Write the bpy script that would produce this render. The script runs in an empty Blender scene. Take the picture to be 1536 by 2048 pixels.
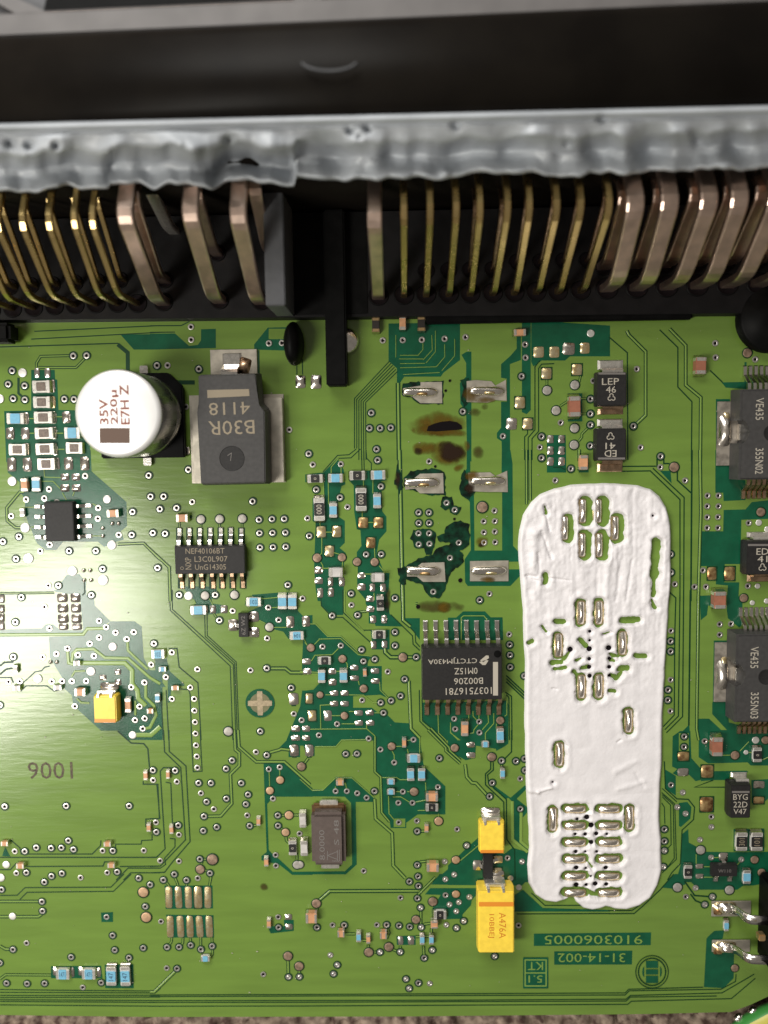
import bpy, bmesh, math, random
import numpy as np
from mathutils import Vector, Matrix, noise
from mathutils.geometry import tessellate_polygon
random.seed(7)
R = math.radians
SC = bpy.context.scene
COL = SC.collection
# ------------------------------------------------------------------ camera  (1 unit = 10 mm)
F, D, NX, NY, ROLL = 1650.0, 10.2, 800.0, 880.0, 0.015
dn = Vector(((NX-768)/F, -(NY-1024)/F, -1)).normalized()
Zc = -dn
Xc = Vector((math.cos(ROLL), math.sin(ROLL), 0)); Xc = (Xc - Zc*Xc.dot(Zc)).normalized()
Yc = Zc.cross(Xc)
M3 = Matrix((Xc, Yc, Zc))                      # camera -> world
def P(px, py, z=0.0):
    """photograph pixel -> point of the plane at height z over the board"""
    d = M3 @ Vector(((px-768)/F, -(py-1024)/F, -1))
    t = (z-D)/d.z
    return Vector((d.x*t, d.y*t, z))
cam = bpy.data.cameras.new("camera"); co = bpy.data.objects.new("camera", cam); COL.objects.link(co)
co.matrix_world = Matrix.Translation((0, 0, D)) @ M3.to_4x4()
cam.sensor_fit = 'VERTICAL'; cam.sensor_height = 36; cam.sensor_width = 27
cam.lens = F/2048*36; cam.clip_start = 0.1; cam.clip_end = 400
cam.dof.use_dof = True; cam.dof.focus_distance = 10.15; cam.dof.aperture_fstop = 0.14
SC.camera = co
# ------------------------------------------------------------------ light
w = bpy.data.worlds.new("World"); SC.world = w; w.use_nodes = True
w.node_tree.nodes["Background"].inputs[0].default_value = (1.0, 0.91, 0.80, 1)
w.node_tree.nodes["Background"].inputs[1].default_value = 0.17
def area(name, loc, target, sx, sy, power, col):
    l = bpy.data.lights.new(name, 'AREA'); l.shape = 'RECTANGLE'; l.size = sx; l.size_y = sy
    l.energy = power; l.color = col
    o = bpy.data.objects.new(name, l); COL.objects.link(o); o.location = loc
    o.rotation_euler = (Vector(target)-Vector(loc)).to_track_quat('-Z', 'Y').to_euler()
    return o
area("room_lamp_key", (-15.2, -7.3, 20), (-3, -1, 0), 5.5, 11.5, 4700, (1.0, 0.96, 0.88))
area("room_lamp_top", (-8, 20.0, 17.5), (-1, 0.5, 0), 15, 12, 6900, (1.0, 0.98, 0.94))
SC.view_settings.view_transform = 'Standard'; SC.view_settings.look = 'None'
SC.view_settings.exposure = 0.0; SC.view_settings.gamma = 1
# ------------------------------------------------------------------ materials
def mat(name, col, rough=0.5, metal=0.0, var=0.0, nscale=8.0, bump=0.0, bscale=60.0, spec=0.5, col2=None, rvar=0.0, coat=0.0, stretch=None):
    m = bpy.data.materials.new(name); m.use_nodes = True
    nt = m.node_tree; b = nt.nodes["Principled BSDF"]
    b.inputs["Base Color"].default_value = (*col, 1); b.inputs["Roughness"].default_value = rough
    b.inputs["Metallic"].default_value = metal; b.inputs["Specular IOR Level"].default_value = spec
    b.inputs["Coat Weight"].default_value = coat
    geo = nt.nodes.new("ShaderNodeNewGeometry"); src = geo.outputs["Position"]
    if stretch:
        mp = nt.nodes.new("ShaderNodeMapping"); mp.inputs["Scale"].default_value = stretch
        nt.links.new(src, mp.inputs["Vector"]); src = mp.outputs["Vector"]
    if var or col2:
        n = nt.nodes.new("ShaderNodeTexNoise"); n.inputs["Scale"].default_value = nscale; n.inputs["Detail"].default_value = 5
        nt.links.new(src, n.inputs["Vector"])
        r = nt.nodes.new("ShaderNodeValToRGB"); nt.links.new(n.outputs[0], r.inputs[0])
        c2 = col2 if col2 else tuple(c*(1+var) for c in col)
        c1 = col if col2 else tuple(c*(1-var) for c in col)
        r.color_ramp.elements[0].position = 0.36; r.color_ramp.elements[1].position = 0.64
        r.color_ramp.elements[0].color = (*c1, 1); r.color_ramp.elements[1].color = (*c2, 1)
        nt.links.new(r.outputs[0], b.inputs["Base Color"])
    if rvar:
        n2 = nt.nodes.new("ShaderNodeTexNoise"); n2.inputs["Scale"].default_value = nscale*1.7
        nt.links.new(src, n2.inputs["Vector"])
        mr = nt.nodes.new("ShaderNodeMapRange"); mr.inputs[3].default_value = rough-rvar; mr.inputs[4].default_value = rough+rvar
        nt.links.new(n2.outputs[0], mr.inputs[0]); nt.links.new(mr.outputs[0], b.inputs["Roughness"])
    if bump:
        n3 = nt.nodes.new("ShaderNodeTexNoise"); n3.inputs["Scale"].default_value = bscale; n3.inputs["Detail"].default_value = 4
        nt.links.new(src, n3.inputs["Vector"])
        bp = nt.nodes.new("ShaderNodeBump"); bp.inputs["Strength"].default_value = bump; bp.inputs["Distance"].default_value = 0.01
        nt.links.new(n3.outputs[0], bp.inputs["Height"]); nt.links.new(bp.outputs[0], b.inputs["Normal"])
    return m
MT = dict(
 pour=mat("green_solder_mask", (0.146, 0.245, 0.042), 0.21, spec=0.7, var=0.07, nscale=2.5, bump=0.13, bscale=9, rvar=0.03, stretch=(0.35, 2.2, 1)),
 dark=mat("dark_green_laminate", (0.005, 0.085, 0.040), 0.22, spec=0.5, var=0.12, nscale=6, bump=0.10, bscale=70, rvar=0.03),
 gap=mat("mask_groove", (0.004, 0.040, 0.014), 0.4, spec=0.25),
 trace=mat("masked_copper_trace", (0.20, 0.32, 0.065), 0.25),
 edge=mat("board_edge", (0.10, 0.12, 0.04), 0.7, var=0.2),
 tin=mat("tinned_solder", (0.86, 0.80, 0.72), 0.22, 1.0, var=0.08, nscale=40, rvar=0.08, bump=0.05, bscale=40),
 fillet=mat("solder_fillet", (0.70, 0.64, 0.56), 0.24, 1.0, var=0.2, nscale=40, rvar=0.1),
 ring=mat("tinned_ring", (0.66, 0.635, 0.59), 0.30, 0.85, var=0.12, nscale=30),
 hole=mat("drilled_hole", (0.008, 0.006, 0.007), 0.8, spec=0.05),
 testpad=mat("dull_tin_pad", (0.44, 0.415, 0.375), 0.48, 0.45, var=0.15, nscale=25, bump=0.1, bscale=50),
 testwhite=mat("bright_tin_pad", (0.80, 0.78, 0.74), 0.40, 0.6, var=0.06, nscale=25),
 testbrown=mat("browned_pad", (0.30, 0.205, 0.145), 0.5, 0.45, var=0.3, nscale=22, bump=0.15, bscale=50),
 testcopper=mat("copper_pad", (0.52, 0.335, 0.20), 0.45, 0.45, var=0.15, nscale=25, bump=0.1, bscale=50),
 cream=mat("flat_tinned_pad", (0.50, 0.46, 0.385), 0.38, 0.6, var=0.14, nscale=9, rvar=0.08, bump=0.08, bscale=30),
 gold=mat("flux_stained_pad", (0.74, 0.56, 0.27), 0.24, 0.85, col2=(0.85, 0.74, 0.48), nscale=22, rvar=0.08, bump=0.12, bscale=40),
 burnt=mat("scorched_pad", (0.66, 0.47, 0.22), 0.3, 0.75, col2=(0.22, 0.10, 0.04), nscale=14, rvar=0.1, bump=0.15, bscale=40),
 black=mat("moulded_epoxy", (0.020, 0.019, 0.019), 0.5, spec=0.28, var=0.12, nscale=30, bump=0.16, bscale=130),
 grey=mat("grey_epoxy", (0.055, 0.053, 0.052), 0.52, spec=0.3, var=0.10, nscale=20, bump=0.16, bscale=130),
 blackcon=mat("black_plastic", (0.004, 0.004, 0.004), 0.5, spec=0.08, var=0.3, nscale=6, bump=0.08, bscale=50),
 lightgrey=mat("grey_plastic", (0.12, 0.112, 0.11), 0.5, var=0.10, nscale=3),
 slate=mat("dark_grey_plastic", (0.07, 0.072, 0.078), 0.5, var=0.1, nscale=8, bump=0.1, bscale=80),
 print=mat("laser_marking", (0.26, 0.215, 0.15), 0.6), printw=mat("pale_marking", (0.45, 0.41, 0.34), 0.6),
 prints=mat("faint_marking", (0.17, 0.155, 0.145), 0.6), printb=mat("brown_ink", (0.10, 0.045, 0.03), 0.6),
 inkred=mat("faded_red_ink", (0.22, 0.06, 0.035), 0.6), inkbrown=mat("board_stamp_ink", (0.12, 0.075, 0.055), 0.7),
 inkstamp=mat("dotted_stamp_ink", (0.055, 0.035, 0.028), 0.7, col2=(0.13, 0.11, 0.06), nscale=26),
 inkblack=mat("dark_blue_print", (0.02, 0.05, 0.10), 0.6), inkor=mat("orange_print", (0.65, 0.22, 0.02), 0.5),
 white=mat("alumina", (0.66, 0.64, 0.60), 0.45), blue=mat("blue_film", (0.17, 0.44, 0.61), 0.35, var=0.06, nscale=30),
 blackfilm=mat("black_film", (0.018, 0.017, 0.017), 0.4), brownfilm=mat("brown_film", (0.17, 0.13, 0.105), 0.4, var=0.25, nscale=40),
 tan=mat("tan_ceramic", (0.60, 0.31, 0.16), 0.42, var=0.10, nscale=14), redtan=mat("red_brown_ceramic", (0.33, 0.13, 0.08), 0.4, var=0.08, nscale=14),
 palecer=mat("pale_ceramic", (0.55, 0.52, 0.50), 0.42, var=0.08, nscale=14), darkcer=mat("dark_ceramic", (0.02, 0.015, 0.012), 0.45),
 term=mat("plated_terminal", (0.82, 0.79, 0.73), 0.30, 0.85, var=0.08, nscale=30, rvar=0.08),
 goldterm=mat("gold_terminal", (0.75, 0.52, 0.26), 0.28, 0.9),
 lead=mat("plated_lead", (0.80, 0.77, 0.72), 0.22, 1.0, var=0.08, nscale=30, rvar=0.06, bump=0.05, bscale=50),
 browntin=mat("heat_tinted_lead", (0.55, 0.38, 0.25), 0.3, 1.0, var=0.25, nscale=14, rvar=0.1),  # brown reflection painted onto lower leads; also serves flux-browned solder
 yellow=mat("yellow_epoxy", (0.98, 0.70, 0.075), 0.38, var=0.06, nscale=14, bump=0.12, bscale=70), yellowband=mat("orange_band", (0.80, 0.28, 0.03), 0.4),
 aluside=mat("aluminium_side", (0.42, 0.42, 0.42), 0.28, 1.0, rvar=0.05, nscale=6, stretch=(1, 1, 0.2)),  # darker copy of the can metal, shade of the side put into its colour
 alu=mat("aluminium_can", (0.93, 0.93, 0.92), 0.42, 0.45, rvar=0.04, nscale=6, stretch=(1, 1, 0.2)),  # whitened copy for the can top, glare put into its colour
 crystal=mat("brown_crystal_can", (0.115, 0.088, 0.078), 0.42, 0.15, var=0.07, nscale=20, bump=0.05, bscale=90),
 crystalrim=mat("bronze_rim", (0.20, 0.12, 0.06), 0.35, 0.7, var=0.2, nscale=14),
 ceramicgreen=mat("fiducial_ground", (0.16, 0.15, 0.075), 0.5, 0.2, var=0.1, nscale=20), fid=mat("fiducial_metal", (0.36, 0.29, 0.19), 0.45, 0.5, var=0.15, nscale=30),
 melt=mat("charred_mask", (0.003, 0.008, 0.005), 0.45, spec=0.12, col2=(0.006, 0.045, 0.022), nscale=9, bump=0.4, bscale=16),
 paste=mat("white_heat_paste", (0.80, 0.77, 0.785), 0.55, var=0.03, nscale=6, bump=0.25, bscale=30),
 seal=mat("grey_sealant", (0.40, 0.425, 0.455), 0.42, var=0.14, nscale=1.6, bump=0.05, bscale=30, rvar=0.05),
 housing=mat("black_housing", (0.006, 0.005, 0.0042), 0.40, spec=0.05, col2=(0.009, 0.0075, 0.006), nscale=1.4, bump=0.06, bscale=20),
 goldpin=mat("gold_pin", (0.74, 0.55, 0.24), 0.28, 1.0, var=0.10, nscale=2.5, rvar=0.10), pinkpin=mat("copper_tin_pin", (0.84, 0.64, 0.53), 0.34, 1.0, var=0.14, nscale=5, rvar=0.06),
 plate=mat("plate_plastic", (0.009, 0.0085, 0.009), 0.5, spec=0.14, var=0.2, nscale=5, bump=0.1, bscale=60),
 dust=mat("pale_dust", (0.45, 0.42, 0.34), 0.9), dull=mat("dull_tin_land", (0.33, 0.295, 0.25), 0.45, 0.5, var=0.3, nscale=12, bump=0.12, bscale=30),
 bench=mat("bench_surface", (0.09, 0.05, 0.04), 0.85, col2=(0.46, 0.36, 0.28), nscale=7),
 wiregreen=mat("green_insulation", (0.05, 0.26, 0.05), 0.4), wireyellow=mat("yellow_insulation", (0.55, 0.50, 0.10), 0.4), wiregrey=mat("grey_insulation", (0.25, 0.26, 0.25), 0.5),
)
def stain_mat(name, col, strength):
    m = bpy.data.materials.new(name); m.use_nodes = True; nt = m.node_tree; b = nt.nodes["Principled BSDF"]
    b.inputs["Base Color"].default_value = (*col, 1); b.inputs["Roughness"].default_value = 0.3
    a = nt.nodes.new("ShaderNodeAttribute"); a.attribute_name = "fade"
    geo = nt.nodes.new("ShaderNodeNewGeometry"); n = nt.nodes.new("ShaderNodeTexNoise"); n.inputs["Scale"].default_value = 7; n.inputs["Detail"].default_value = 6
    nt.links.new(geo.outputs["Position"], n.inputs["Vector"])
    s = nt.nodes.new("ShaderNodeMath"); s.operation = 'MULTIPLY_ADD'; s.inputs[1].default_value = 1.5; s.inputs[2].default_value = -0.75
    nt.links.new(n.outputs[0], s.inputs[0])
    ad = nt.nodes.new("ShaderNodeMath"); ad.operation = 'ADD'; nt.links.new(a.outputs["Fac"], ad.inputs[0]); nt.links.new(s.outputs[0], ad.inputs[1])
    mr = nt.nodes.new("ShaderNodeMapRange"); mr.inputs[1].default_value = 0.0; mr.inputs[2].default_value = 0.95; mr.inputs[3].default_value = 0; mr.inputs[4].default_value = strength
    nt.links.new(ad.outputs[0], mr.inputs[0]); nt.links.new(mr.outputs[0], b.inputs["Alpha"])
    return m
MT['stain'] = stain_mat("amber_flux_stain", (0.11, 0.062, 0.002), 0.78)
MT['char'] = stain_mat("brown_char", (0.018, 0.007, 0.002), 0.95)
MT['smudge'] = stain_mat("olive_smudge", (0.06, 0.05, 0.01), 0.75)
# ------------------------------------------------------------------ helpers
def mesh(name, verts, faces, mats, idx=None, smooth=False):
    me = bpy.data.meshes.new(name); me.from_pydata([tuple(v) for v in verts], [], faces)
    for m in (mats if isinstance(mats, (list, tuple)) else [mats]): me.materials.append(MT[m] if isinstance(m, str) else m)
    if idx: me.polygons.foreach_set("material_index", idx)
    if smooth: me.polygons.foreach_set("use_smooth", [True]*len(me.polygons))
    me.update(); return me
def mk(name, me, parent=None, loc=(0, 0, 0), rz=0.0, sc=None):
    o = bpy.data.objects.new(name, me); COL.objects.link(o); o.location = loc; o.rotation_euler = (0, 0, rz)
    if sc: o.scale = sc
    if parent: o.parent = parent
    return o
def thing(name, loc, label, cat, group=None):
    o = bpy.data.objects.new(name, None); COL.objects.link(o); o.location = loc; o.empty_display_size = 0.1
    o['label'] = label; o['category'] = cat
    if group: o['group'] = group
    return o
def bm_mesh(name, bm, mats, smooth=False):
    bmesh.ops.recalc_face_normals(bm, faces=bm.faces)
    me = bpy.data.meshes.new(name); bm.to_mesh(me); bm.free()
    for m in (mats if isinstance(mats, (list, tuple)) else [mats]): me.materials.append(MT[m])
    if smooth: me.polygons.foreach_set("use_smooth", [True]*len(me.polygons))
    return me
CACHE = {}
def ubox(m, bev=0.08, seg=2):
    """unit box, base at z 0, bevelled"""
    k = ('ubox', m, bev)
    if k not in CACHE:
        bm = bmesh.new(); bmesh.ops.create_cube(bm, size=1)
        for v in bm.verts: v.co.z += 0.5
        if bev: bmesh.ops.bevel(bm, geom=bm.edges[:], offset=bev, segments=seg, affect='EDGES')
        CACHE[k] = bm_mesh(m+"_block", bm, m)
    return CACHE[k]
def boxm(name, sx, sy, z0, z1, m, bev=0.01, inset_top=0.0, seg=2):
    """real-size bevelled block, optionally drafted"""
    bm = bmesh.new(); bmesh.ops.create_cube(bm, size=1)
    for v in bm.verts:
        k = 1 if v.co.z < 0 else 0
        v.co = Vector((v.co.x*(sx-(0 if k else 2*inset_top)), v.co.y*(sy-(0 if k else 2*inset_top)), z0 if k else z1))
    if bev: bmesh.ops.bevel(bm, geom=bm.edges[:], offset=bev, segments=seg, affect='EDGES')
    return bm_mesh(name, bm, m)
def icm(name, sx, sy, h, m, draft=0.015, bev=0.006):
    """moulded chip body: sx, sy measured on the top face"""
    bm = bmesh.new(); L = []
    for z, o in ((0.012, 0.0), (h*0.5, draft), (h, 0.0)):
        L.append([bm.verts.new((a*(sx/2+o), b*(sy/2+o), z)) for a, b in ((-1, -1), (1, -1), (1, 1), (-1, 1))])
    for a, b in ((0, 1), (1, 2)):
        for i in range(4): bm.faces.new((L[a][i], L[a][(i+1) % 4], L[b][(i+1) % 4], L[b][i]))
    bm.faces.new(L[0][::-1]); bm.faces.new(L[2])
    bmesh.ops.bevel(bm, geom=bm.edges[:], offset=bev, segments=2, affect='EDGES')
    return bm_mesh(name, bm, m)
def lathe(name, prof, mats, seg=24, idx=None, smooth=True, rot=0.0):
    vs, fs, ii = [], [], []
    for r, z in prof:
        for k in range(seg):
            a = 2*math.pi*k/seg+rot; vs.append((r*math.cos(a), r*math.sin(a), z))
    for i in range(len(prof)-1):
        for k in range(seg):
            a, b = i*seg+k, i*seg+(k+1) % seg
            fs.append((a, b, b+seg, a+seg)); ii.append(idx[i] if idx else 0)
    if prof[-1][0] > 1e-6: fs.append(tuple(range((len(prof)-1)*seg, len(prof)*seg))); ii.append(idx[-1] if idx else 0)
    return mesh(name, vs, fs, mats, ii, smooth)
def pad_mesh(m, k, round_=False):
    """solder on a pad: unit square, uneven dome"""
    key = ('pad', m, k, round_)
    if key in CACHE: return CACHE[key]
    rnd = random.Random(k*31+5); n = 8; vs, fs = [], []
    ox, oy, sk = rnd.uniform(-.25, .25), rnd.uniform(-.25, .25), rnd.uniform(.5, 1)
    for j in range(n+1):
        for i in range(n+1):
            x, y = -1+2*i/n, -1+2*j/n
            cx = x*(1-0.10*(abs(y)**4)); cy = y*(1-0.10*(abs(x)**4))
            h = (1-abs(x)**3.0)*(1-abs(y)**2.3)
            h *= 1+0.16*sk*math.sin(1.9*(x-ox))-0.10*math.sin(1.6*(y-oy))+0.07*noise.noise((x*1.8+k*9, y*1.8, 0))
            vs.append((cx*0.5, cy*0.5, max(h, 0)*0.5))
    for j in range(n):
        for i in range(n):
            a = j*(n+1)+i; fs.append((a, a+1, a+n+2, a+n+1))
    CACHE[key] = mesh("solder_"+m, vs, fs, m, None, True)
    return CACHE[key]
ZC = [0.0010]
def nz(step=1.2e-5):
    ZC[0] += step; return ZC[0]
def poly_mesh(name, pts, z, m):
    tris = tessellate_polygon([[Vector((p.x, p.y, 0)) for p in pts]])
    fs = []
    for t in tris:
        a, b, c = (pts[i] for i in t)
        fs.append(tuple(t) if (b.x-a.x)*(c.y-a.y)-(b.y-a.y)*(c.x-a.x) > 0 else (t[0], t[2], t[1]))
    return mesh(name, [(p.x, p.y, z) for p in pts], fs, m)
def offs(pts, hw):
    out = []
    for i, p in enumerate(pts):
        d1 = (p-pts[i-1]).xy.normalized() if i else None
        d2 = (pts[i+1]-p).xy.normalized() if i < len(pts)-1 else None
        d1 = d1 or d2; d2 = d2 or d1
        n1, n2 = Vector((-d1.y, d1.x)), Vector((-d2.y, d2.x)); m = (n1+n2)
        m = m.normalized() if m.length > 1e-3 else n1
        out.append(m*hw/max(0.5, m.dot(n1)))
    return out
def strip(pts, width, z, raise_=0.0):
    """verts, faces of a mitred strip; raised with sloping sides when raise_ > 0"""
    vs, fs = [], []
    o = offs(pts, width/2)
    if not raise_:
        for p, d in zip(pts, o): vs += [(p.x+d.x, p.y+d.y, z), (p.x-d.x, p.y-d.y, z)]
        fs = [(2*i+1, 2*i+3, 2*i+2, 2*i) for i in range(len(pts)-1)]
    else:
        for p, d in zip(pts, o):
            for k, zz in ((1, z), (0.55, z+raise_), (-0.55, z+raise_), (-1, z)): vs.append((p.x+d.x*k, p.y+d.y*k, zz))
        for i in range(len(pts)-1):
            for k in range(3): a = 4*i+k; fs.append((a+1, a+5, a+4, a))
    return vs, fs
def text(s, cx, cy, z, wpx, hpx, rot, m, parent, name="marking"):
    """flat print: centre and size in photograph pixels on the plane z, rot in degrees anticlockwise in the picture"""
    k = ('txt', s, m)
    if k not in CACHE:
        cu = bpy.data.curves.new("t", 'FONT'); cu.body = s; cu.align_x = 'CENTER'; cu.resolution_u = 2; cu.offset = 0.016 if m == 'inkred' else 0.0
        o = bpy.data.objects.new("t", cu); COL.objects.link(o)
        bpy.context.view_layer.update()
        me = bpy.data.meshes.new_from_object(o.evaluated_get(bpy.context.evaluated_depsgraph_get()))
        bpy.data.objects.remove(o); bpy.data.curves.remove(cu)
        xs = np.array([v.co[:] for v in me.vertices]); lo, hi = xs.min(0), xs.max(0)
        for v in me.vertices: v.co = Vector(((v.co.x-(lo[0]+hi[0])/2)/(hi[0]-lo[0]), (v.co.y-(lo[1]+hi[1])/2)/max(hi[1]-lo[1], 1e-4), 0))
        me.materials.clear(); me.materials.append(MT[m]); CACHE[k] = me
    c = P(cx, cy, z); s1 = (P(cx+1, cy, z)-c).length
    o = mk(name, CACHE[k], None, c, R(rot), (wpx*s1, hpx*s1, 1))
    if parent: attach(o, parent)
    return o
def attach(o, parent):
    o.parent = parent; o.location = Vector(o.location)-parent.location
def rect(cx, cy, wpx, hpx, z):
    c = P(cx, cy, z)
    return c, (P(cx+wpx/2, cy, z)-P(cx-wpx/2, cy, z)).length, (P(cx, cy+hpx/2, z)-P(cx, cy-hpx/2, z)).length
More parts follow.
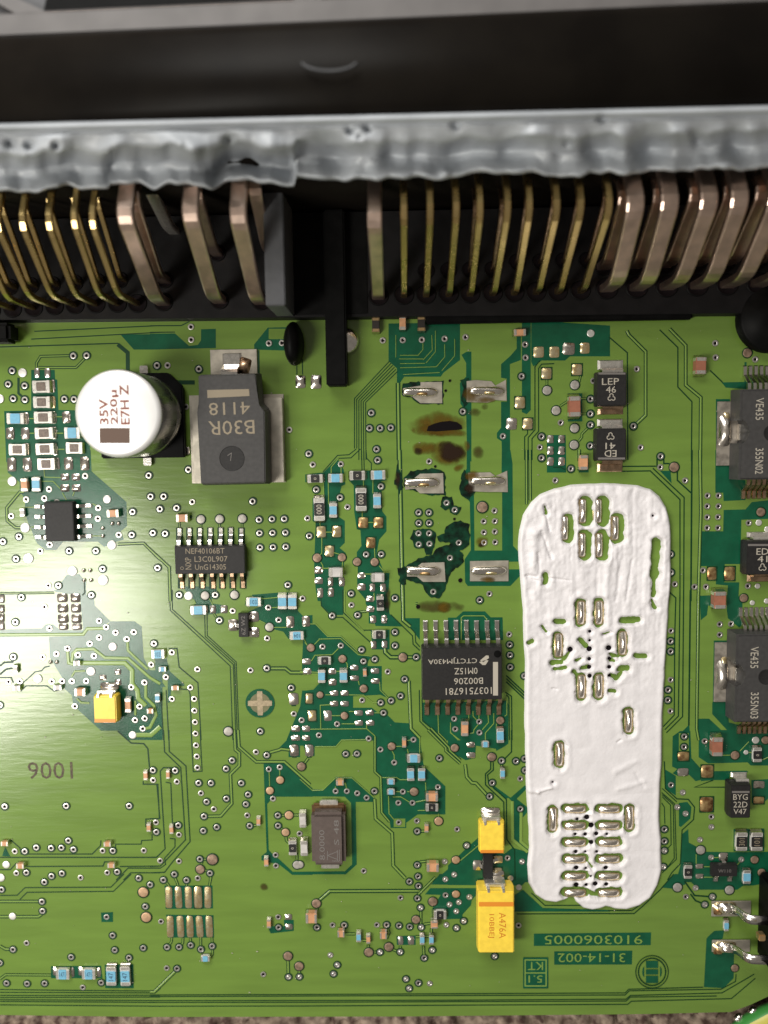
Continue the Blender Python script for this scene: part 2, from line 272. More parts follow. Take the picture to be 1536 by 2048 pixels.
DATA = """
@ 0 620
d 1155 235 1536 232 1536 380 1285 380
d 300 575 525 575 530 665 550 670 562 960 860 965 865 1460 60 1460 40 970 300 965
x 9 330 205 1536 150
x 9 300 280 1536 215
x 10 0 355 1130 320 1225 405
x 34 1130 330 1226 410 1228 600
g 26 350 580 350 510 390 445 680 438
g 26 370 552 730 552 815 465
x 20 178 650 178 800 235 850
v 118 583
v 80 712
v 238 727
v 128 850
v 240 860
v 705 440
v 833 437
v 620 855
v 712 857
v 1508 533
P 218 603 45
P 0 853 45
s 357 605 50 90
s 458 605 55 90
s 510 730 40 120
y 512 885 45 110
s 250 1040 60 110
s 260 1335 60 110
s 100 1185 80 110
s 245 1185 80 110
s 520 1032 50 115
s 525 1180 50 115
s 533 1335 50 115
s 640 1030 80 110
C m 392 735 180 120
C m 397 885 175 110
C m 412 1032 190 115
C m 420 1183 190 110
C m 428 1335 190 110
C b 145 1042 180 105
C m 165 1340 180 110
C b 690 1180 160 110
C m 710 1325 170 110
t 9 540 1025 610 1025
t 9 550 1183 610 1183
t 9 560 1337 620 1337
t 9 285 1042 325 1042
t 9 290 1183 330 1183
@ 300 620
d 0 228 240 225 375 345 460 335 490 290 490 185 632 180 632 365 0 380
d 1000 330 1130 170 1330 165 1330 390 1000 380
l 1140 180 1310 180 1310 280 1140 280
x 9 0 152 300 150 380 110
x 9 0 215 240 212
x 14 1042 385 1045 620
x 35 250 695 430 695
x 8 1410 500 1410 620
x 8 1462 470 1465 620
n 395 162
n 397 285
n 68 532
n 170 532
v 470 568
n 1143 320
n 1268 317
n 345 930
n 1338 1150
v 1525 1380
s 360 1350 45 70
s 1445 690 95 120
@ 600 620
d 850 130 1536 120 1536 480 1380 600 1350 640 1000 640 960 700 930 700 930 560 850 490
s 155 690 100 130
x 8 523 1330 523 850 860 490
x 8 545 1330 544 858 875 510
x 8 565 1440 565 866 890 530
x 8 590 1440 586 874 905 550
x 8 612 1440 607 882 920 570
x 8 633 1440 630 888 935 590
t 6 920 240 920 455
t 6 1130 440 1180 380 1180 320
t 6 960 435 1130 435
t 6 1180 480 1270 385 1265 240
t 6 1210 510 1300 400 1300 200
t 6 1310 545 1390 450 1388 330
t 6 1360 585 1485 440 1485 280
t 6 950 470 1180 470
t 6 960 515 1200 512
t 6 960 555 1310 545
t 6 990 620 1340 600
n 795 293
n 987 290
n 1170 287
n 1388 277
v 685 988
v 668 1135
v 770 1135
v 872 1130
v 100 1372
v 735 1337
C g 727 140 75 150
C c 985 120 65 150
C g 1165 130 75 150
g 44 940 700 950 1440
@ 900 620
d 110 430 160 400 205 400 205 1455 165 1440 155 980 100 900 95 700 155 640 155 510
d 640 250 680 250 680 480 575 520 577 1455 500 1455 495 1260 450 1230 450 1180 490 1130 490 880 545 880 545 660 490 650 490 520 580 440 640 370
d 690 100 775 100 775 960 735 1000 690 980
d 780 100 1536 150 1536 445 1150 445 1105 485 880 485 835 520 800 540 780 500
x 9 716 1440 716 1218 744 1190 744 1030
x 9 750 1440 750 1225 815 1150 815 545 865 483
x 9 787 1440 787 1235 850 1165 850 560 880 520 1000 515
y 850 405 100 105
y 1000 405 95 105
s 1138 373 115 115
y 1293 367 90 105
Y 925 610 95 105
Y 1217 573 95 105
Y 670 890 95 110
s 590 1093 100 110
Y 745 1093 92 105
p 930 772 45
p 1197 720 45
p 1017 965 45
p 1195 1135 45
p 1190 1295 45
n 148 262
n 720 332
n 725 458
v 687 637
v 1348 855
v 1347 997
v 1347 1103
n 1062 1082
v 878 1215
n 862 1318
v 878 1420
v 1345 1303
v 123 975
n 508 1212
P 1350 225 38
n 1375 680
C c 672 215 125 65
d 1130 800 1270 800 1270 1070 1130 1070
C C 1200 925 115 240
d 930 1200 1110 1200 1115 1440 1115 1560 930 1560
s 963 1240 60 75
s 1070 1240 60 75
s 963 1350 60 80
s 1070 1350 60 80
g 24 1130 875 1060 920
g 24 1255 850 1320 853
g 24 1255 998 1320 998
g 24 1325 1130 1265 1190 1265 1220 1235 1260
g 24 930 670 930 730
g 24 1255 620 1240 690
g 34 1240 1340 1240 1450
@ 1216 620
x 10 10 260 185 410 190 1440
g 34 180 200 200 240 360 400 360 1010 265 1100
x 10 495 190 670 360 670 740 805 880 800 1450
g 34 590 180 745 340 745 720 890 840 885 1450
d 1090 695 1310 690 1310 500 1330 500 1330 760 1130 745
d 1035 855 1170 855 1170 1450 1035 1450
x 10 980 580 1100 695
v 243 1115
n 275 567
n 312 1320
v 503 1405
n 1030 457
q 1335 413 45
n 1410 475
n 1027 320
C C 895 533 105 200
@ 0 900
d 58 0 75 215 130 260 190 310 190 400 240 470 240 600 270 700 300 760 330 850 440 880 700 880 940 880 1000 930 1120 880 1190 860 1160 780 1220 730 1215 500 880 205 870 0
d 330 850 360 900 440 960 540 960 600 890 600 870 330 840
s 115 140 85 130
s 265 140 85 130
C m 440 135 180 110
s 550 130 50 110
s 660 130 85 120
s 815 130 85 130
P 118 300 48
C c 228 335 65 130
C b 343 330 80 140
s 625 260 80 65
s 730 260 80 65
s 625 365 85 70
s 735 365 85 70
n 820 248
n 473 375
n 253 473
n 428 463
n 548 500
n 110 632
P 243 745 50
v 183 830
v 30 878
n 480 907
n 390 970
v 665 968
v 922 967
P 1075 912 48
n 1143 813
v 1267 813
n 945 555
n 942 657
P 1030 473 42
v 1275 592
v 1430 243
v 1448 445
v 1470 795
v 155 1043
P 273 1040 55
v 987 1140
P 992 1248 55
d 560 1310 640 1200 760 1190 830 1270 820 1370 760 1380 530 1365
P 697 1160 52
v 563 1300
n 467 1300
v 207 1412
v 880 1392
v 1515 1130
o 805 1155
o 868 1155
o 810 1248
o 877 1248
o 1080 705
o 1140 705
o 988 750
o 990 825
C c 1080 610 120 70
C w 210 600 45 80
g 32 230 405 190 405 65 555 70 680 150 745 200 745
g 32 1130 905 1380 895 1536 1050
g 26 0 1375 520 1370
x 12 810 1270 815 1370 790 1395
t 8 425 190 430 260 590 265
t 8 400 300 510 300 580 370
t 8 600 410 640 480
t 8 720 390 700 440
t 8 245 550 335 548
t 8 300 740 340 738
t 8 885 825 980 825
t 8 890 515 940 540
@ 300 900
v 370 187
v 15 447
v 133 445
v 97 565
v 257 555
n 408 497
v 33 797
v 147 802
v 987 492
p 490 665 45
p 670 662 45
p 887 658 45
v 1048 668
v 1173 662
v 1290 660
v 1053 797
v 1178 795
v 1302 792
v 1058 935
v 1183 932
v 1305 928
n 1513 655
v 1530 825
v 73 1130
v 283 1390
P 372 1400 45
p 530 1397 45
v 628 1390
p 812 1390 45
v 1325 1295
n 1467 1425
C c 305 655 120 75
x 25 370 640 405 640
x 60 283 745 283 915
x 60 380 745 380 915
x 60 480 745 480 915
x 60 580 745 580 915
x 60 680 745 680 915
x 60 777 745 777 915
x 60 878 745 878 915
x 60 895 1185 895 1330
x 60 795 1185 795 1330
x 60 695 1185 695 1330
x 60 600 1185 600 1330
x 60 500 1185 500 1330
x 60 400 1185 400 1330
x 60 300 1185 300 1330
d 330 1310 640 1310 640 1370 590 1440 570 1460 430 1460 420 1440 340 1350
g 24 283 690 283 760
g 24 490 705 490 760
g 24 668 700 668 760
g 24 885 700 885 760
g 34 0 955 185 1125 195 1450
g 24 812 1320 812 1350
g 24 1325 1320 1325 1360
@ 600 900
v 100 28
n 125 140
d 225 215 360 80 420 190 435 330 400 345 365 490 370 640 430 680 430 890 380 940 440 990 420 1100 420 1450 170 1450 150 1330 135 1130 150 700 120 680 120 460 225 440 220 300 50 310 50 235
d 600 200 690 195 830 200 830 290 780 300 790 590 830 640 830 780 760 860 735 1000 790 1130 800 1180 860 1180 850 1350 800 1450 640 1450 550 1340 545 980 590 920 580 770 545 760 520 590 515 340 470 290 470 210
x 8 540 -10 470 45 360 52 220 210
x 8 580 -10 490 75 370 80 300 160
x 8 590 0 595 200
x 8 612 0 616 195
x 8 633 0 640 80 685 125 685 200
n 393 135
C k 145 275 160 80
C b 340 270 150 85
C k 550 245 160 90
C b 750 240 150 90
v 745 97
v 157 380
v 385 455
C K 183 570 105 240 000
C b 318 580 75 150
C K 585 475 105 240 000
C b 740 490 75 150
v 777 350
n 457 547
n 75 653
v 108 825
Y 205 785 85 105
Y 352 783 85 105
Y 283 970 85 100
z 607 697 90 100
z 752 697 90 100
z 680 890 85 100
q 165 1035 45
q 403 1030 42
q 548 1073 42
q 717 1075 42
v 635 1002
v 780 1000
s 178 1155 80 65
C w 345 1178 140 90
s 180 1255 80 60
s 293 1265 50 85
s 400 1265 55 85
s 195 1370 55 90
s 298 1365 55 85
s 590 1205 70 55
C w 750 1228 130 85
s 592 1315 75 65
s 695 1320 50 75
s 797 1320 50 75
v 492 1378
v 912 1420
n 25 1425
t 8 225 300 230 450
t 8 272 300 275 520
t 8 300 230 300 165 370 80
t 8 395 165 395 230
t 8 190 690 195 740
t 8 245 788 310 788
t 8 210 840 210 990 190 1010
t 8 325 985 380 1000
t 8 410 1070 405 1130
t 8 200 1075 220 1110 220 1135 320 1135
t 8 610 290 610 360
t 8 700 290 700 410 715 420
t 8 598 590 598 650
t 8 715 940 720 1040
t 8 550 1120 550 1190 680 1190
t 8 760 1110 800 1160
t 8 710 1370 715 1440
t 8 655 695 705 695
g 44 955 0 985 1450
B 1060 850 1090 770 1250 750 1310 800 1300 900 1260 1010 1210 1010 1200 950 1110 940
B 1310 830 1390 800 1400 740 1480 690 1560 680 1620 720 1630 790 1630 880 1590 940 1530 960 1570 1010 1570 1060 1540 1110 1440 1180 1400 1330 1340 1420 1240 1410 1190 1330 1180 1290 1010 1240 1010 1110 1090 1060 1280 1000 1310 940 1450 900 1320 870
B 1350 470 1400 440 1450 450 1475 510 1460 560 1400 575 1350 550
B 1430 545 1490 525 1540 550 1530 610 1480 620 1440 600
B 1000 260 1060 200 1180 190 1290 180 1390 210 1400 430 1240 435 1010 370 990 300
B 930 130 945 130 975 250 985 350 960 420 935 350 900 330 905 285 930 270
B 940 1130 1000 1120 1025 1160 1010 1230 1010 1290 970 1300 950 1260 960 1220 940 1190
v 1138 600
v 1238 600
v 1140 700
v 1240 700
v 1138 800
v 1240 800
v 1140 905
v 1243 900
v 1407 507
v 1485 575
v 1440 1035
v 1280 1360
n 1525 890
n 1240 110
@ 900 900
d 160 0 195 0 195 200 230 430 235 965 500 965 500 410 495 195 497 0 580 0 600 130 605 920 660 980 670 1070 670 1210 580 1305 170 1305 145 1270 140 1050 200 960 190 500 120 400 130 220 160 180
l 560 1072 680 1072 680 1145 560 1145
B 110 270 135 180 160 300 200 320 215 420 180 465 110 430 95 370
q 310 548 55
n 427 583
n 323 685
n 430 683
n 325 790
n 430 783
n 328 888
n 433 885
n 1010 292
v 1160 180
v 878 77
n 378 1380
v 285 1440
g 30 733 0 735 520
g 30 768 0 770 480
s 963 110 60 80
s 1070 110 60 80
d 1235 40 1330 40 1330 215 1235 215
C c 1285 120 85 150
g 24 1220 180 1250 180
x 10 990 165 1060 165 1110 190
@ 1216 900
x 10 115 158 460 155
x 10 120 205 405 200 690 475 690 1450
x 10 430 175 730 455 725 1450
x 12 470 60 470 165
x 12 535 90 535 130 590 130
x 12 665 200 665 290 795 410
x 14 805 0 795 1450
g 34 882 0 890 600 865 1450
d 470 170 500 200 600 200 610 320
d 1030 0 1180 0 1180 280 1320 290 1320 480 1110 490 1105 410 1030 410
d 885 780 1105 780 1110 575 1320 570 1380 500 1560 480 1560 660 1280 670 1270 1095 1120 1095 1115 1270 1260 1270 1250 1450 1140 1450 1150 1300 1035 1290 1035 1115 885 1115
v 503 62
n 500 165
q 633 165 48
n 738 293
n 953 438
n 1058 438
n 950 540
n 1058 540
n 950 645
n 1053 643
n 950 747
n 1053 747
n 640 1287
n 828 1312
n 910 1155
n 938 1312
n 1340 1305
n 1348 700
P 1445 697 32
P 1525 760 30
q 1465 595 45
P 1433 1305 28
q 1300 1420 42
v 600 1000
v 603 1175
z 995 1185 85 120
z 1165 1185 100 130
@ 0 1180
d 470 450 800 440 840 390 990 380 1060 300 1290 300 1360 350 1380 650 1440 770 1560 770 1560 1440 1220 1440 1130 1350 970 1350 750 1150 700 1080 690 1010 620 950 620 880 480 650
d 0 380 400 370 440 330 510 330 580 385 790 385 840 350 1000 350 990 385 850 385 800 440 0 450
d 520 0 830 0 830 50 900 60 910 150 1060 300 990 345 800 380 780 200 770 60 520 10
t 26 0 430 800 425 840 370 1000 368
t 26 650 590 660 700 700 712 760 712
t 26 690 690 700 610 740 570 900 565 1010 650 1230 655 1440 840 1540 900
t 40 780 700 1200 700 1270 770 1270 900 1320 960 1330 1040 1400 1110
t 22 1225 500 1230 580 1420 760
t 26 1400 900 1400 1030 1480 1110 1500 1200 1440 1320 1390 1330
t 20 1300 1060 1300 1200
t 40 1280 1390 1450 1390 1540 1310
t 18 740 1040 780 1080 860 1085
t 16 690 830 720 780 820 775
x 10 200 910 340 785 400 775 430 740 480 730
x 10 0 840 110 840 130 890
x 10 200 970 250 920 450 920 520 970 600 950
x 16 0 730 40 695 130 690
x 16 0 810 60 760 120 750
s 600 75 100 85
s 605 175 100 85
s 608 275 100 85
s 612 352 90 60
s 725 75 95 85
s 730 175 95 85
s 735 275 95 85
s 740 352 95 60
s 20 85 50 80
s 20 180 50 80
s 20 265 50 80
s 20 345 50 80
v 210 68
n 430 162
v 150 307
n 478 367
v 880 45
n 955 295
n 1023 355
n 1113 407
n 1287 403
n 1220 470
n 955 455
n 865 513
P 1085 543 45
n 650 560
n 545 612
n 750 622
n 905 632
v 130 642
n 412 643
n 1455 715
v 1480 513
P 875 780 48
P 365 850 48
n 500 877
n 600 875
n 693 875
n 830 872
n 193 875
n 85 880
n 1040 915
n 1263 932
n 1390 887
n 722 1115
n 1343 1118
n 1300 1248
n 1393 1232
n 1373 1330
P 1275 1390 42
v 0 1105
o 487 690
o 547 690
s 1133 785 60 50
s 990 838 65 50
s 1135 885 60 55
C w 735 705 65 45
C w 155 945 75 45
C w 550 940 80 45
C w 145 760 40 75
C c 765 985 110 70
C c 1225 1110 55 140
C c 1440 1165 65 45
C b 1510 1040 45 80
@ 300 1180
d 390 170 440 130 430 20 570 20 600 130 745 150 745 215 520 240 390 240
d 980 45 1225 25 1410 20 1420 200 1470 250 1560 240 1560 660 1470 660 1470 480 1330 470 1280 400 1200 380 1110 330 1060 290 945 300 945 210 1070 150 910 150 920 70 980 70
d 1460 965 1560 965 1560 1440 1310 1440 1370 1290 1440 1120 1450 1110
d 155 640 190 780 330 905 330 920 210 920 190 1080 170 1080 170 870 140 780 50 780 50 660 155 660
d 0 790 60 800 150 930 100 930 0 850
v 43 510
n 213 598
n 155 835
C b 118 762 70 45
C b 75 618 130 85 102
C c 240 943 75 42
n 390 935
n 213 1045
n 427 1045
n 430 1157
n 435 1267
n 440 1377
n 458 760
n 967 770
n 797 200
n 1138 168
n 1237 287
n 1127 463
v 668 290
p 1147 355 45
v 1122 750
v 1357 937
n 1382 1187
n 1457 1248
v 1060 1355
p 753 1355 48
n 1467 85
C b 462 195 160 85
s 605 185 55 75
s 712 183 65 75
C b 995 115 150 85 103
C b 1268 115 85 150
C b 1365 115 85 150
s 800 335 95 110
s 998 255 95 95
s 1000 405 95 95
s 1347 305 75 110
C b 1410 440 140 80 104
t 8 1070 85 1225 70
t 8 1170 168 1235 165
t 8 1190 358 1310 358
t 8 1050 290 1110 320
t 8 1480 470 1510 530
x 40 1380 985 1380 1115
s 1380 1045 90 110
s 1400 1330 85 55
s 1400 1420 85 50
s 1500 1330 75 55
s 1500 1420 75 50
x 8 185 0 195 195 770 730 795 1440
x 8 215 0 215 185 800 715 825 1440
x 8 525 235 530 445 812 700 840 1440
x 8 548 235 550 437 827 690 856 1440
x 10 180 560 260 560 280 740 460 890 490 1440
x 10 290 950 370 955 385 1000 400 1440
x 10 155 960 180 1440
x 10 105 1000 130 1440
g 40 1150 752 1300 752 1350 792 1470 792
g 24 605 215 640 265
t 8 420 90 440 130
t 8 570 80 605 145
@ 600 1180
d 200 0 410 0 415 240 300 240 210 150
d 630 40 660 0 830 0 860 230 980 350 725 345 720 325 660 320 660 190 630 130
d 1010 270 1150 270 1150 480 1010 300
d 25 440 40 400 100 320 150 320 260 440 400 440 570 620 690 630 650 690 650 730 785 730 785 960 870 1050 770 1005 510 1020 510 1130 690 1130 750 1180 830 1190 910 1270 1060 1280 1060 1330 1150 1430 1150 1445 0 1445 0 1130 20 970 130 955 180 900 180 800 20 800 20 680 30 480
l -10 820 170 820 170 900 130 945 -10 950
d 1170 1080 1560 1080 1560 1445 1400 1445 1170 1260
d 680 390 860 380 860 570 690 570 690 500
v 492 37
n 495 143
v 310 245
v 553 240
v 912 93
v 912 403
v 912 533
v 592 573
v 718 663
v 610 683
n 843 783
v 1115 643
q 988 645 45
v 1005 855
v 965 1015
v 875 1060
v 775 1080
n 597 1057
n 218 543
n 393 533
q 105 553 42
q 408 660 42
q 612 945 42
q 193 1005 36
q 427 1205 40
v 802 1178
n 357 1285
n 20 1250
n 183 1393
n 660 1425
n 25 85
n 1480 1235
n 1490 1333
n 1090 1435
s 58 300 75 100
s 65 685 80 55
s 70 780 80 55
C k 237 680 130 75
C b 207 830 70 135
s 308 780 75 55
s 312 885 75 60
C b 417 830 75 130
s 522 745 75 50
s 525 845 80 50
C c 622 795 35 80
s 722 775 75 50
s 725 873 80 50
s 330 990 75 50
s 428 990 75 50
s 330 1090 75 50
s 430 1090 75 50
s 565 1178 75 50
s 670 1178 75 50
s 567 1275 75 50
s 675 1275 75 50
Y 88 1040 65 95
Y 117 1205 75 100
s 268 1205 75 100
s 672 85 75 55
C k 770 130 70 150
s 675 183 75 55
s 703 280 55 70
s 808 280 55 75
C k 762 430 130 80
s 708 525 50 75
s 813 520 50 70
x 9 410 0 415 215 600 385 690 385
x 9 200 70 205 150 280 230
x 9 340 262 410 262 690 515
t 8 428 0 430 212 612 395
x 9 870 235 1080 440 1085 520 1150 580
x 9 1000 300 1105 410 1110 500 1150 545
g 40 985 0 990 290 1060 350
t 8 100 325 150 325 265 445 395 445 545 580
t 8 180 470 390 465 560 620 690 635
t 8 45 500 70 530
t 8 140 520 185 475
t 8 110 680 145 625 310 620 370 560
t 8 0 780 180 790
t 8 440 690 455 710 455 760
t 8 350 780 385 780
t 8 245 1005 290 1005
t 8 470 1005 610 1008 700 1080 745 1080
t 8 200 1330 195 1105 290 1100
t 8 100 1335 640 1330 720 1400
t 8 640 1330 640 1290
t 8 300 1205 385 1205
t 8 470 1165 520 1165
t 8 400 1283 525 1283
t 8 715 1178 770 1178
t 8 765 880 770 960 850 1040
t 8 560 870 570 910
t 8 1325 1190 1330 1370 1400 1440
t 8 1445 1270 1445 1370 1536 1440
g 44 815 560 820 600 870 645 940 645
g 40 1030 645 1090 645
g 36 1045 870 1065 1330 1150 1420
x 9 1145 960 1150 1260 1330 1440
x 9 1170 960 1175 1250 1390 1440
g 24 560 210 640 205
g 24 1110 130 1130 130
@ 900 1180
d -20 265 60 265 125 205 335 205 390 262 505 262 510 480 -20 480
d -20 1080 540 1060 560 1100 560 1445 -20 1445
t 8 108 480 108 265 130 247 325 247 352 280 352 300
n 378 37
n 567 425
v 572 523
v 575 623
v 577 738
v 712 823
x 12 540 820 715 985
x 12 540 850 715 1015
x 12 540 880 715 1045
x 10 530 980 590 1020 595 1440
x 10 540 1005 565 1030 570 1440
n 38 1235
n 45 1333
n 280 1262
n 282 1367
q 482 1250 42
C c 143 1335 70 150
C b 483 1400 70 150
t 8 180 1180 180 1250
t 8 220 1160 222 1210 260 1250
t 8 278 1190 278 1240
t 8 365 1190 370 1270 310 1340
t 8 420 1180 420 1280 340 1370 340 1440
t 8 270 1290 230 1340 225 1370 190 1375
t 8 0 1360 80 1440
t 8 525 1210 545 1195 545 1060
t 8 445 1280 445 1330
@ 1216 1180
x 10 590 20 650 75 640 420 635 1200 530 1310
x 10 690 0 675 1210 545 1340
x 10 725 0 715 1215 560 1370
x 14 790 0 775 1300
g 32 868 0 850 1330 870 1440
d 880 55 1010 50 1020 150 960 150 950 240 890 290
d 1140 50 1250 50 1290 130 1290 330 1260 360 1150 270 1140 190
d 1000 1080 1140 1080 1160 1270 1270 1300 1270 1440 1230 1440 1000 1190
d 870 1235 970 1235 1190 1440 870 1440 850 1350
d 1015 485 1160 485 1160 1090 1005 1090
d 640 1440 700 1370 780 1290 790 1440
n 603 390
v 600 490
v 600 588
n 600 860
v 575 957
v 573 1055
n 597 1160
n 1070 328
n 1178 325
n 1070 428
P 1383 122 26
P 1520 105 28
C C 1080 100 120 200
@ 0 1460
x 12 1130 10 1260 125 1380 130 1420 180 1435 360
x 10 1375 490 1375 520 1515 520 1530 850 1400 855 1400 930
x 9 1460 1000 1460 1055 1360 1060 1355 1095 1110 1095 1110 1140
x 10 970 1060 965 1110 885 1190 205 1190 190 1130 110 1060 40 1060
x 10 0 1222 1500 1222 1536 1190
x 10 0 1340 100 1340 160 1275
x 10 260 1310 990 1305 1005 1265 1060 1265
x 10 1150 1310 1536 1305
x 10 1115 1440 1230 1325 1536 1325
x 10 1185 1440 1255 1370 1536 1370
d 20 1210 50 1120 100 1215
v 48 733
v 637 727
v 1242 727
v 1470 385
n 1473 480
n 1500 885
v 1503 977
n 145 1163
v 240 1163
v 350 1127
v 493 1132
v 592 1128
v 658 1060
v 708 1145
n 988 1157
v 1085 1157
n 1383 1155
n 160 1372
v 255 1367
v 497 1400
v 597 1375
n 777 1415
n 1032 1367
v 1127 1360
v 1333 1420
P 62 1290 42
P 10 1415 45
C c 1395 440 40 90
C c 1425 940 40 80
C c 40 1095 75 45
C c 1028 1100 75 45
C c 190 1310 80 50
C c 1065 1305 75 45
@ 300 1460
d 1090 320 1290 320 1560 560 1560 640 1190 640 1125 710 1140 1150 1165 1180 1240 1240 1370 1360 1560 1360 1560 1390 1365 1390 1240 1290 1150 1270 1070 1250 1070 1210 1120 1170 1100 640
d 1240 170 1360 50 1370 -20 1560 -20 1560 150 1440 150 1440 260 1330 260 1330 190
n 440 35
n 445 145
n 452 253
n 457 360
v 243 388
n 260 495
v 468 507
v 587 508
n 492 605
v 545 687
n 615 757
v 520 827
v 513 965
v 642 930
v 790 290
v 732 370
v 878 508
v 943 618
v 922 710
v 735 657
n 935 817
v 958 918
v 273 913
n 280 1003
n 1020 210
v 1122 240
n 1142 375
n 1247 355
n 1182 657
v 1228 818
v 1230 917
n 1437 993
n 1207 1197
n 1210 1300
v 480 1237
q 600 1240 58
q 483 1335 48
v 577 1372
n 460 1420
v 235 1383
n 100 1253
n 280 1257
q 1455 348 45
Q 1250 478 42
Q 1152 580 42
Q 1335 815 45
Q 1302 980 42
p 1412 1292 45
x 40 1385 130 1385 265
s 1385 195 85 110
C w 1465 870 65 150
C k 1368 1135 75 150
C w 1478 1140 70 155
C c 170 430 35 85
C c 203 960 38 85
C c 1040 880 38 85
C c 1115 1270 42 90
x 10 130 0 140 210 295 360 340 1055 100 1305 0 1310
x 10 180 0 185 205 345 345 385 1070 205 1280 140 1365 0 1370
x 10 240 360 130 360 98 395 145 1140 65 1220 0 1222
x 9 65 520 95 850 0 850
x 9 150 500 200 510 215 890 250 890
x 9 190 1040 240 1045 240 1120 140 1230 150 1290 100 1325 0 1325
x 9 395 0 415 400 500 395 480 0
g 34 810 0 820 190 858 220 858 340 772 425 785 705 680 825 550 828
g 34 845 0 855 160 1020 305 1290 305 1536 525
t 8 1145 400 1150 540
t 8 1247 385 1247 440
g 34 1150 215 1240 190 1260 180 1340 190
g 30 1255 818 1290 818
g 30 1250 935 1270 950
g 30 1375 815 1430 815
g 30 1305 1020 1310 1060 1330 1080
g 30 1412 1240 1410 1180
g 30 510 1240 550 1240
g 30 495 1280 500 1250
g 30 530 1340 550 1360
g 30 985 915 1020 915
g 26 235 1400 245 1440
g 26 580 1390 578 1440
@ 600 1460
d -20 -10 640 -10 640 85 400 95 345 160 140 165 140 250 60 250 20 100 -20 100
d 650 -10 1080 -10 1150 60 1170 230 1185 330 1215 370 1395 540 1395 810 1130 810 1020 890 1020 940 870 940 860 880 785 790 775 450 720 400 720 60
d -10 460 120 570 220 570 340 450 500 450 720 650 715 690 535 690 545 1290 440 1385 -10 1385 -10 1360 430 1355 500 1290 490 700 430 640 -10 635
d 1270 1460 1536 1240 1560 1240 1560 1460
l 900 850 1010 850 1010 930 900 930
g 30 720 60 720 400 775 450 785 790 860 880
n 773 185
v 440 228
v 547 225
n 343 585
n 450 585
n 550 605
n 640 648
v 715 585
q 880 155 42
n 905 310
n 1090 97
v 1338 268
n 1325 545
n 988 590
q 1095 590 45
n 945 697
n 1080 697
n 948 885
n 1122 870
v 1125 970
Q 1330 872 45
n 1507 950
v 1125 1293
v 1133 1403
n 1390 1260
Q 1495 1245 42
n 1480 1385
n 1395 1430
n 612 1350
p 0 1290 40
C c 383 508 80 55
C c 1000 125 40 95
C b 1092 275 135 80
C b 1062 430 70 130
C b 1168 430 70 130
C b 873 500 80 50
C b 873 597 80 50
C c 1267 650 125 80
C k 1267 745 130 75
C c 1215 945 40 85
C c 1275 1325 125 85
x 40 90 130 90 265
s 90 195 80 110
g 36 715 660 725 850 885 990 895 1300 1010 1420
t 8 145 158 345 158 400 95 630 90
t 8 925 155 975 155
t 8 885 200 905 240 905 280
t 8 1030 100 1075 92
t 8 1030 180 1040 220
t 8 790 455 930 455 960 475 1030 475
t 8 850 630 855 800 905 860
t 8 920 590 960 590
t 8 1030 590 1050 590
t 8 890 640 970 640 1050 690
t 8 1110 690 1210 670
t 8 1205 500 1210 610
t 8 1150 60 1150 230
t 8 340 540 345 570
t 8 435 500 450 570
t 8 1130 770 1200 770
t 8 1330 800 1330 840
t 8 0 470 120 578 220 575 340 458 500 458 715 650
g 30 1150 970 1195 970
g 30 1150 1265 1215 1258
g 30 1230 0 1400 170 1400 200 1536 320
g 30 1255 -20 1430 165 1440 200 1540 290
g 30 10 360 80 270
@ 900 1460
d -20 -20 560 -20 560 130 520 160 445 200 440 180 250 150 240 270 150 290 60 240 -20 180
d -20 1300 100 1190 150 1140 285 1020 285 1130 520 1190 600 1130 740 1170 760 1180 760 1460 -20 1460
d 370 490 430 540 580 650 720 530 740 560 640 660 740 740 740 790 690 850 690 1080 745 1130 745 1180 610 1060 590 1000 590 680 560 650 540 660 420 570
q 45 170 42
s 200 140 75 50
s 202 240 80 55
C b 340 140 75 55
q 400 257 45
v 495 293
v 632 297
v 715 275
v 718 385
n 673 465
v 405 505
v 380 635
n 380 790
n 70 950
v 160 1107
v 675 755
Q 60 1243 40
n 553 1225
n 690 1260
n 40 1385
n 580 1420
C b 505 420 45 105
x 11 390 300 390 375 340 420 340 525 515 690 525 1100
x 11 415 310 415 385 360 430 370 510 540 665 545 1050 620 1150 625 1440
t 26 597 680 600 1050 745 1170
t 26 682 790 680 1070 750 1130
t 8 100 1250 280 1100
g 36 145 330 160 450 210 505 250 510 350 620
g 28 495 320 495 380
x 11 590 0 590 210 530 270 525 310
s 265 1295 90 95
y 460 1240 90 70
Y 458 1370 80 100
@ 1216 1460
d 620 60 690 10 790 10 800 270 890 370 890 480 840 490 780 430 670 440 620 415 665 375 615 350
l 680 30 775 30 775 240 680 240
d 870 0 1560 0 1560 340 1370 340 1340 310 960 320 870 260
d 1010 395 1330 390 1350 405 1170 415 1165 480 1010 480 890 490 900 395
d 1375 480 1560 470 1560 640 1500 690 1380 700
d 1205 950 1500 945 1500 1165 1205 1165
d 710 1000 770 950 775 1080 850 1120 940 1168 1180 1172 1560 1168 1560 1460 650 1460 700 1280
d 550 380 650 440 650 630 550 560
d 680 700 760 690 800 740 790 850 700 930 680 920
v 730 60
v 728 160
z 722 250 105 85
s 718 402 105 75
z 950 395 115 120
n 603 525
n 715 597
n 663 738
n 743 800
n 925 105
P 1415 95 38
q 1510 95 42
q 1217 240 45
P 1322 212 25
C C 1055 165 105 220
C k 1435 240 85 150
z 945 712 125 140
n 990 830
n 990 928
n 880 1050
p 887 1150 48
n 988 1222
n 1277 1240
q 1405 1242 42
q 1472 1365 42
s 1447 522 105 70
z 1445 672 100 65
C K 1285 1075 110 190 301
C K 1430 1075 115 190 101
v 540 950
v 540 1065
v 540 1155
v 530 1310
